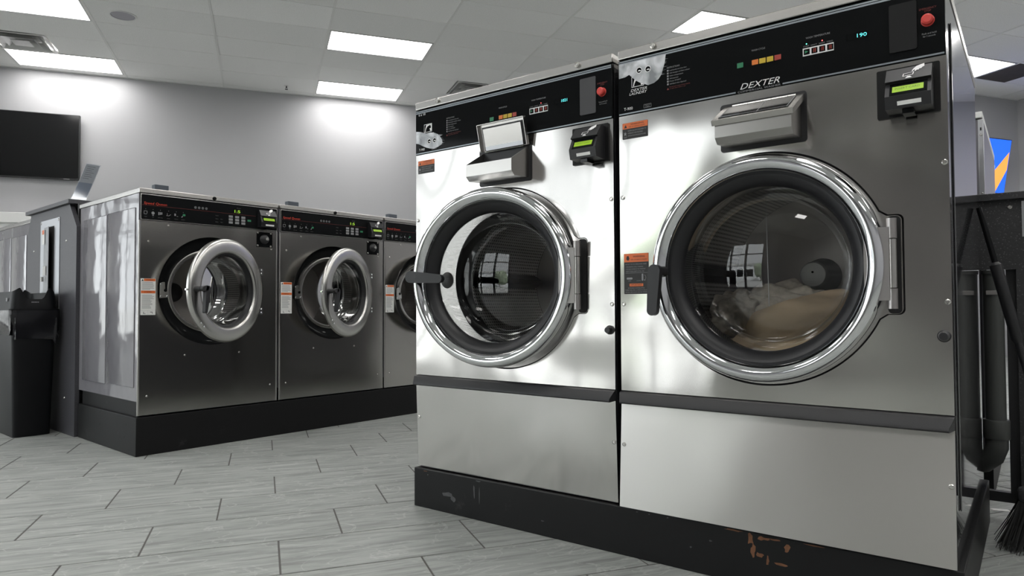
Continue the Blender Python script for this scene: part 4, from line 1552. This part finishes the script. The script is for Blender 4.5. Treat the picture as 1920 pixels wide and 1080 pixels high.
    b.poly([(.024, .738), (.036, .738), (.036, .741), (.028, .741), (.028, .750), (.024, .750)], -.0012).poly([(.058, .750), (.070, .750), (.072, .740), (.068, .740), (.067, .746), (.058, .746)], -.0012)
    b.build('fine_print', 'print_grey', st, smooth=0)
    # door on its hinge, swung open
    AXL = (.690, -.016)
    cxx, cyy = cx - AXL[0], -AXL[1]
    ring = [(.207, -.004), (.207, -.024), (.212, -.030), (.222, -.032), (.262, -.030), (.276, -.027), (.283, -.020), (.286, -.010), (.284, .000), (.276, .002), (.215, .002)]
    door = B().lathe(ring, cxx, cz, 112, True, cyy).build('door', 'door_steel', t, smooth=50, label='round brushed steel door with glass porthole')
    door.location = (AXL[0], AXL[1], 0)
    door.rotation_euler = (0, 0, math.radians(22))
    B().lathe([(.2075, -.018), (.196, -.012), (.190, .004), (.196, .022), (.2075, .022)], cxx, cz, 80, True, cyy).build('gasket', 'rubber', door)
    gp = [(.192, .002), (.190, .03), (.184, .075), (.178, .100), (.168, .112), (.150, .116), (.110, .112), (.06, .108), (0, .106)]
    B().lathe(gp[:6], cxx, cz, 80, False, cyy).build('glass_wall', 'glass_wall', door, smooth=80)
    B().lathe(gp[5:], cxx, cz, 80, False, cyy).build('door_glass', 'door_glass', door, smooth=80)
    for z in (cz - .115, cz + .115):
        B().box(-.040, .000, .000, .010, z - .020, z + .020, .003).build('hinge_arm', 'charcoal', door)
    b = B()
    for z in (cz - .125, cz - .105, cz + .105, cz + .125):
        screw(b, cxx + .262, z, .006, cyy - .030)
    screw(b, cxx - .21, cz - .175, .005, cyy - .031)
    screw(b, cxx - .19, cz - .195, .005, cyy - .031)
    b.build('door_screws', 'chrome', door)
    b = B()
    lever(b, cxx - .244, cz + .004, cyy - .030, cyy - .062, .02, math.radians(12), .012, .013)
    lever(b, cxx - .214, cz + .002, cyy - .050, cyy - .062, .118, math.radians(-97), .017, .009)
    b.build('handle', 'black_plastic', door, smooth=50, label='black hook handle')
    B().tube([(cxx - .286, cyy - .012, cz), (cxx - .300, cyy - .012, cz)], .005, 12).build('latch_pin', 'chrome', door)
    return t


lw = low_washer('lower steel washer nearest the dark grey bulkhead, its whole side showing', M2_)
bpy.context.view_layer.update()
o = copy_tree(lw)
o.matrix_world = M2_ @ Matrix.Translation((.806, 0, 0))
tag(o, 'lower steel washer in the middle of the far row, door swung open', 'washing machine')
o = copy_tree(lw)
o.matrix_world = M2_ @ Matrix.Translation((1.612, 0, 0))
tag(o, 'lower steel washer half hidden behind the left tall washer', 'washing machine')
o = copy_tree(lw)
o.matrix_world = M2_ @ Matrix.Translation((.792, 2.80, 0)) @ Matrix.Rotation(PI, 4, 'Z')
tag(o, 'grey sided washer at the left edge behind the bulkhead and bin', 'washing machine')
pl = thing('low_washer_plinth', 'long black plinth under the row of lower washers', 'plinth', M2_)
B().box(-.008, 2.45, -.006, .86, 0, .2009, .003).build('plinth_body', 'plinth_black', pl)
b = B()
for (y_, z) in ((.12, .155), (.145, .085), (.50, .118), (.74, .045)):
    q = B()
    q.lathe([(0, 0), (.006, 0)], 0, 0, seg=12)
    q.xform(Matrix.Translation((-.0086, y_, z)) @ Matrix.Rotation(-PI / 2, 4, 'Z'))
    me = bpy.data.meshes.new('t')
    q.bm.to_mesh(me)
    q.bm.free()
    b.bm.from_mesh(me)
    bpy.data.meshes.remove(me)
b.build('bolt_hole', 'vent_dark', pl, smooth=0)
pl = thing('rear_washer_plinth', 'black plinth under the washer behind the bin', 'plinth', M2_)
B().box(-.008, .80, 1.93, 2.806, 0, .2009, .003).build('plinth_body', 'plinth_black', pl)

# ---------------- speckled grey bulkhead between the two rows
bk = thing('end_bulkhead', 'dark grey speckled bulkhead panel with a steel hatch beside the bin', 'bulkhead', M2_)
TY = Matrix.Rotation(PI / 2, 4, 'Z')       # profile drawn in (x, z) turned to (y, z)


def turned(outl, x0, x1, holes=()):
    """polygon of (y, z) with thickness x0..x1"""
    b = B().prism_y([(p[0], p[1]) for p in outl], x0, x1, [[(p[0], p[1]) for p in h] for h in holes])
    for v in b.bm.verts:
        v.co = Vector((v.co.y, v.co.x, v.co.z))
    return b


poly_ = [(.880, 0), (.880, 1.265), (1.010, 1.412), (1.800, 1.412), (1.876, 1.245), (1.884, 0)]
turned(poly_, -.022, .003).build('end_panel', 'laminate', bk, smooth=0)
B().box(-.045, 2.45, .955, 1.845, 1.413, 1.438, .002).build('top_board', 'laminate', bk)
B().box(.003, 2.45, .925, .945, .0, 1.411).build('inner_board', 'laminate_dark', bk, smooth=0)
B().box(.003, 2.45, 1.852, 1.872, .0, 1.24).build('inner_board', 'laminate_dark', bk, smooth=0)
hp = turned([(1.183, .62), (1.183, 1.349), (1.570, 1.349), (1.570, .62)], -.0255, -.0225, [[(1.287, .68), (1.490, .68), (1.490, 1.302), (1.287, 1.302)]]).build('hatch_frame', 'galvanised', bk, smooth=0)
turned([(1.287, .68), (1.287, 1.302), (1.490, 1.302), (1.490, .68)], -.0232, -.0222).build('hatch_opening', 'vent_dark', hp, smooth=0)
hd = turned([(0, .69), (0, 1.298), (-.175, 1.298), (-.175, .69)], -.003, 0)
hdo = hd.xform(Matrix.Translation((-.0265, 1.488, 0)) @ Matrix.Rotation(math.radians(-7), 4, 'Z')).build('hatch_door', 'galvanised', bk, smooth=0, label='narrow steel hatch door standing ajar')
q = turned([(1.36, .985), (1.36, 1.045), (1.42, 1.045), (1.42, .985)], -.052, -.047)
q.build('hatch_hasp', 'screw_metal', hdo, smooth=0)
q = turned([(1.402, .945), (1.402, .975), (1.432, .975), (1.432, .945)], -.062, -.050)
q.build('hatch_lock', 'screw_metal', hdo, smooth=0)
q = turned([(1.425, 1.19), (1.425, 1.285), (1.472, 1.285), (1.472, 1.19)], -.0425, -.042)
q.build('hatch_label', 'paper', hdo, smooth=0)
q = turned([(1.432, 1.255), (1.432, 1.283), (1.470, 1.283), (1.470, 1.255)], -.0432, -.0427)
q.build('hatch_label_band', 'warning_orange', hdo, smooth=0)
b = B()
for y_, z in ((1.06, 1.19), (1.72, 1.16), (1.06, .22), (1.20, 1.335), (1.555, 1.335)):
    q = B()
    screw(q, 0, 0, .008)
    q.xform(Matrix.Translation((-.0225 if z < 1.3 else -.0258, y_, z)) @ Matrix.Rotation(-PI / 2, 4, 'Z'))
    me = bpy.data.meshes.new('t')
    q.bm.to_mesh(me)
    q.bm.free()
    b.bm.from_mesh(me)
    bpy.data.meshes.remove(me)
b.build('panel_screws', 'screw_metal', bk)

# ---------------- slanted acrylic notice stand on the bulkhead
ac = thing('notice_stand', 'clear acrylic notice holder leaning sideways on the grey bulkhead', 'sign holder', M2_ @ Matrix.Translation((-.030, .965, 1.438)) @ Matrix.Rotation(math.radians(6), 4, 'Z'))
TA = Matrix(((1, 0, .40, 0), (0, 1, .10, 0), (0, 0, 1, 0), (0, 0, 0, 1)))       # slanted sheet
B().box(0, .085, -.003, .0, .0, .240).xform(TA).build('front_sheet', 'acrylic', ac, smooth=0)
B().box(.003, .082, .001, .002, .115, .236).xform(TA).build('notice', 'paper', ac, smooth=0, label='printed paper notice')
B().box(.003, .082, .001, .002, .02, .114).xform(TA).build('notice_picture', 'refraction_blue', ac, smooth=0)  # bluish sheet standing in for light refracted in the clear acrylic
b = B()
for i in range(7):
    b.rect(.016, .016 + random.uniform(.03, .055), .219 - .013 * i, .222 - .013 * i, .0006)
b.xform(TA).build('notice_print', 'print_grey', ac, smooth=0)
B().box(0, .090, .0, .070, .0, .003).build('foot', 'acrylic', ac, smooth=0)

# ---------------- slim bin with a hooded lid and a black bag
PB = Vector((-2.969, 4.1177, 0))
MB_ = Matrix.Translation(PB) @ Matrix.Rotation(A2, 4, 'Z')
bn = thing('waste_bin', 'black slim waste bin with hooded lid beside the grey bulkhead', 'bin', MB_)


def taper(x0, x1, y0, y1, za, zb, d, wall=.004):
    b = B()
    r = .03
    lo = rrect(x0 + d, x1 - d, y0 + d, y1 - d, r)
    hi = rrect(x0, x1, y0, y1, r)
    n = len(lo)
    vs = [(p[0], p[1], za) for p in lo] + [(p[0], p[1], zb) for p in hi]
    b.faces(vs, [(i, (i + 1) % n, n + (i + 1) % n, n + i) for i in range(n)])
    return b


X0, X1, Y0, Y1 = -.022, .212, -.022, .52
b = taper(X0, X1, Y0, Y1, 0, .735, .020)
b.box(X0 + .03, X1 - .03, Y0 + .03, Y1 - .03, .002, .006)
b.build('bin_body', 'bin_plastic', bn, smooth=40)
# bag hanging over the rim
lo_, hi_ = rrect(X0 - .006, X1 + .006, Y0 - .006, Y1 + .006, .034, 8), rrect(X0 - .012, X1 + .014, Y0 - .012, Y1 + .012, .034, 8)
b = B()
n = len(hi_)
rows = 7
rb = random.Random(9)
vs = []
ph = [rb.uniform(0, 6.28) for _ in range(6)]
for j in range(rows):
    f = j / (rows - 1)
    for i in range(n):
        a = 2 * PI * i / n
        x = hi_[i][0] * (1 - f) + lo_[i][0] * f
        y_ = hi_[i][1] * (1 - f) + lo_[i][1] * f
        d = Vector((x - (X0 + X1) / 2, y_ - (Y0 + Y1) / 2)).normalized()
        k = .007 * math.sin(9 * a + ph[0] + 3 * f) * f + .006 * math.sin(17 * a + ph[1] - 2 * f) * f
        drop = .165 + .035 * math.sin(2 * a + ph[2]) + .018 * math.sin(7 * a + ph[3])
        vs.append((x + d.x * (k + .006), y_ + d.y * (k + .006), .760 - drop * f))
b.faces(vs, [(j * n + i, j * n + (i + 1) % n, (j + 1) * n + (i + 1) % n, (j + 1) * n + i) for j in range(rows - 1) for i in range(n)])
b.build('bag', 'bag', bn, smooth=60, label='black bag folded over the rim')
# lid: rim, low walls, and hoods rising over the two short ends
b = B().prism_y(rrect(X0 - .014, X1 + .016, Y0 - .014, Y1 + .014, .034), .752, .768)
for v in b.bm.verts:
    v.co = Vector((v.co.x, v.co.z, v.co.y))
hl = b.build('lid_rim', 'bin_plastic', bn)
# the wall of the lid: height varies round the outline, high on the long sides' ends, low in the middle
out = rrect(X0 - .004, X1 + .006, Y0 - .004, Y1 + .004, .045, 10)
dense = []
for i in range(len(out)):
    p, q = out[i], out[(i + 1) % len(out)]
    L_ = math.hypot(q[0] - p[0], q[1] - p[1])
    k = max(1, int(L_ / .012))
    for s_ in range(k):
        dense.append((p[0] + (q[0] - p[0]) * s_ / k, p[1] + (q[1] - p[1]) * s_ / k))
mx_, my_ = (X0 + X1) / 2, (Y0 + Y1) / 2


def hood(x, y_):
    f = min(1.0, max(0.0, (abs(x - mx_) - .040) / .050))
    f = f * f * (3 - 2 * f)
    g = 1 - .35 * max(0.0, (abs(x - mx_) - .085) / .035)
    return .828 + .070 * f * g


n = len(dense)
vs = [(x, y_, .766) for x, y_ in dense]
vs += [((x - mx_) * .985 + mx_, (y_ - my_) * .985 + my_, .80) for x, y_ in dense]
vs += [((x - mx_) * .90 + mx_, (y_ - my_) * .955 + my_, hood(x, y_)) for x, y_ in dense]
vs += [((x - mx_) * .86 + mx_, (y_ - my_) * .93 + my_, hood(x, y_) - .004) for x, y_ in dense]
vs += [((x - mx_) * .84 + mx_, (y_ - my_) * .92 + my_, .775) for x, y_ in dense]
b = B().faces(vs, [(j * n + i, j * n + (i + 1) % n, (j + 1) * n + (i + 1) % n, (j + 1) * n + i) for j in range(4) for i in range(n)])
b.build('lid_hood', 'bin_plastic', bn, smooth=50)
b = B()
for i in range(5):
    b.rect(.075 + .008 * i, .081 + .008 * i, .806, .812, Y0 - .0035)
b.build('lid_lettering', 'print_grey', bn, smooth=0)
b = B().faces([(X0 - .006, .06, .815), (X0 - .006, .085, .815), (X0 - .006, .085, .835), (X0 - .006, .06, .835)], [(0, 1, 2, 3)])
b.build('lid_mark', 'print_grey', bn, smooth=0)


# ------------------------------------------------------------------ things on the walls
tv = thing('television', 'large black switched-off television on the back wall at left', 'television', M3_ @ Matrix.Translation((-1.33, -.07, 2.89)))
B().box(-.80, .80, -.02, .03, -.430, .430, .006).build('housing', 'black_plastic', tv)
B().box(-.788, .788, -.0215, -.0195, -.412, .418).build('screen', 'tv_black', tv, smooth=0)
B().rect(.62, .69, -.426, -.419, -.0222).build('maker_mark', 'print_grey', tv, smooth=0)
B().box(-.25, .25, .03, .07, -.2, .2).build('bracket', 'charcoal', tv, smooth=0)
o = B().box(-3.6, -.92, -.62, -.002, 1.82, 1.945, .006).box(-3.55, -.96, -.58, -.01, 0, 1.82).build('wall_cabinet', 'white_paint', None)
o.matrix_world = M3_
tag(o, 'tall white unit against the back wall behind the bin', 'cabinet')

tv2 = thing('wall_television', 'television showing a blue and orange picture at the far right', 'television',
            M3_ @ Matrix.Translation((11.49, -VJ - .035, 2.43)) @ Matrix.Rotation(math.radians(10), 4, 'X'))
B().box(-.71, .71, -.02, .015, 0, .80, .005).build('housing', 'black_plastic', tv2)
B().box(-.70, .70, -.0215, -.0195, .012, .788).build('screen', 'tv_blue', tv2, smooth=0)
b = B().poly([(.18, .013), (.50, .013), (.69, .36), (.69, .62), (.40, .30)], -.0225)
b.build('picture_stripe', 'tv_orange', tv2, smooth=0)
b = B().poly([(.06, .30), (.44, .30), (.43, .40), (.38, .47), (.31, .50), (.30, .53), (.24, .53), (.23, .50), (.13, .46), (.08, .40)], -.0222)
b.poly([(.18, .02), (.45, .02), (.45, .16), (.18, .14)], -.0222)
b.build('picture_figure', 'tv_pale', tv2, smooth=0)
B().poly(circle(.27, .585, .062, 20), -.0226).build('picture_head', 'tv_skin', tv2, smooth=0)
B().box(-.2, .2, .015, .05, .02, .3).build('bracket', 'charcoal', tv2, smooth=0)

# ---------------- beyond the shop windows: trees and a low pale building
for i, (x, y_, h_) in enumerate(((-25, -14.5, 3.4),)):
    t = thing('street_tree', ('pale green tree outside, mirrored small in the round door glass', 'tall green tree outside, leftmost of those mirrored in the doors', 'smaller green tree outside near the corner of the windows')[i], 'tree', M3_ @ Matrix.Translation((x, y_, -.15)), 'trees outside the windows')
    B().tube([(0, 0, 0), (.1, 0, h_ * .3), (0, .1, h_ * .6)], [.18, .14, .08], 10).build('trunk', 'bark', t)
    bm = bmesh.new()
    for k in range(7):
        c = Vector((random.uniform(-1.3, 1.3), random.uniform(-1.3, 1.3), h_ * random.uniform(.45, .9)))
        r_ = bmesh.ops.create_icosphere(bm, subdivisions=3, radius=random.uniform(.9, 1.5), matrix=Matrix.Translation(c))
        for v in r_['verts']:
            v.co += (v.co - c) * .35 * noise.noise(v.co * 1.6)
    b = B()
    b.bm.free()
    b.bm = bm
    b.build('crown', 'leaf', t, smooth=0)
t = thing('street_building', 'low pale building across the street, mirrored in the door glass', 'building', M3_ @ Matrix.Translation((-30, -7, -.15)))
B().box(-4, 0, -14, 14, 0, 4.2).build('wall', 'facade', t, smooth=0)
B().box(-4.2, .3, -14.2, 14.2, 4.2, 4.6).build('roof', 'asphalt', t, smooth=0)
for k in range(8):
    B().box(.0, .02, -13 + 3.4 * k, -10.8 + 3.4 * k, 1.0, 3.0).build('window', 'black_gloss', t, smooth=0)
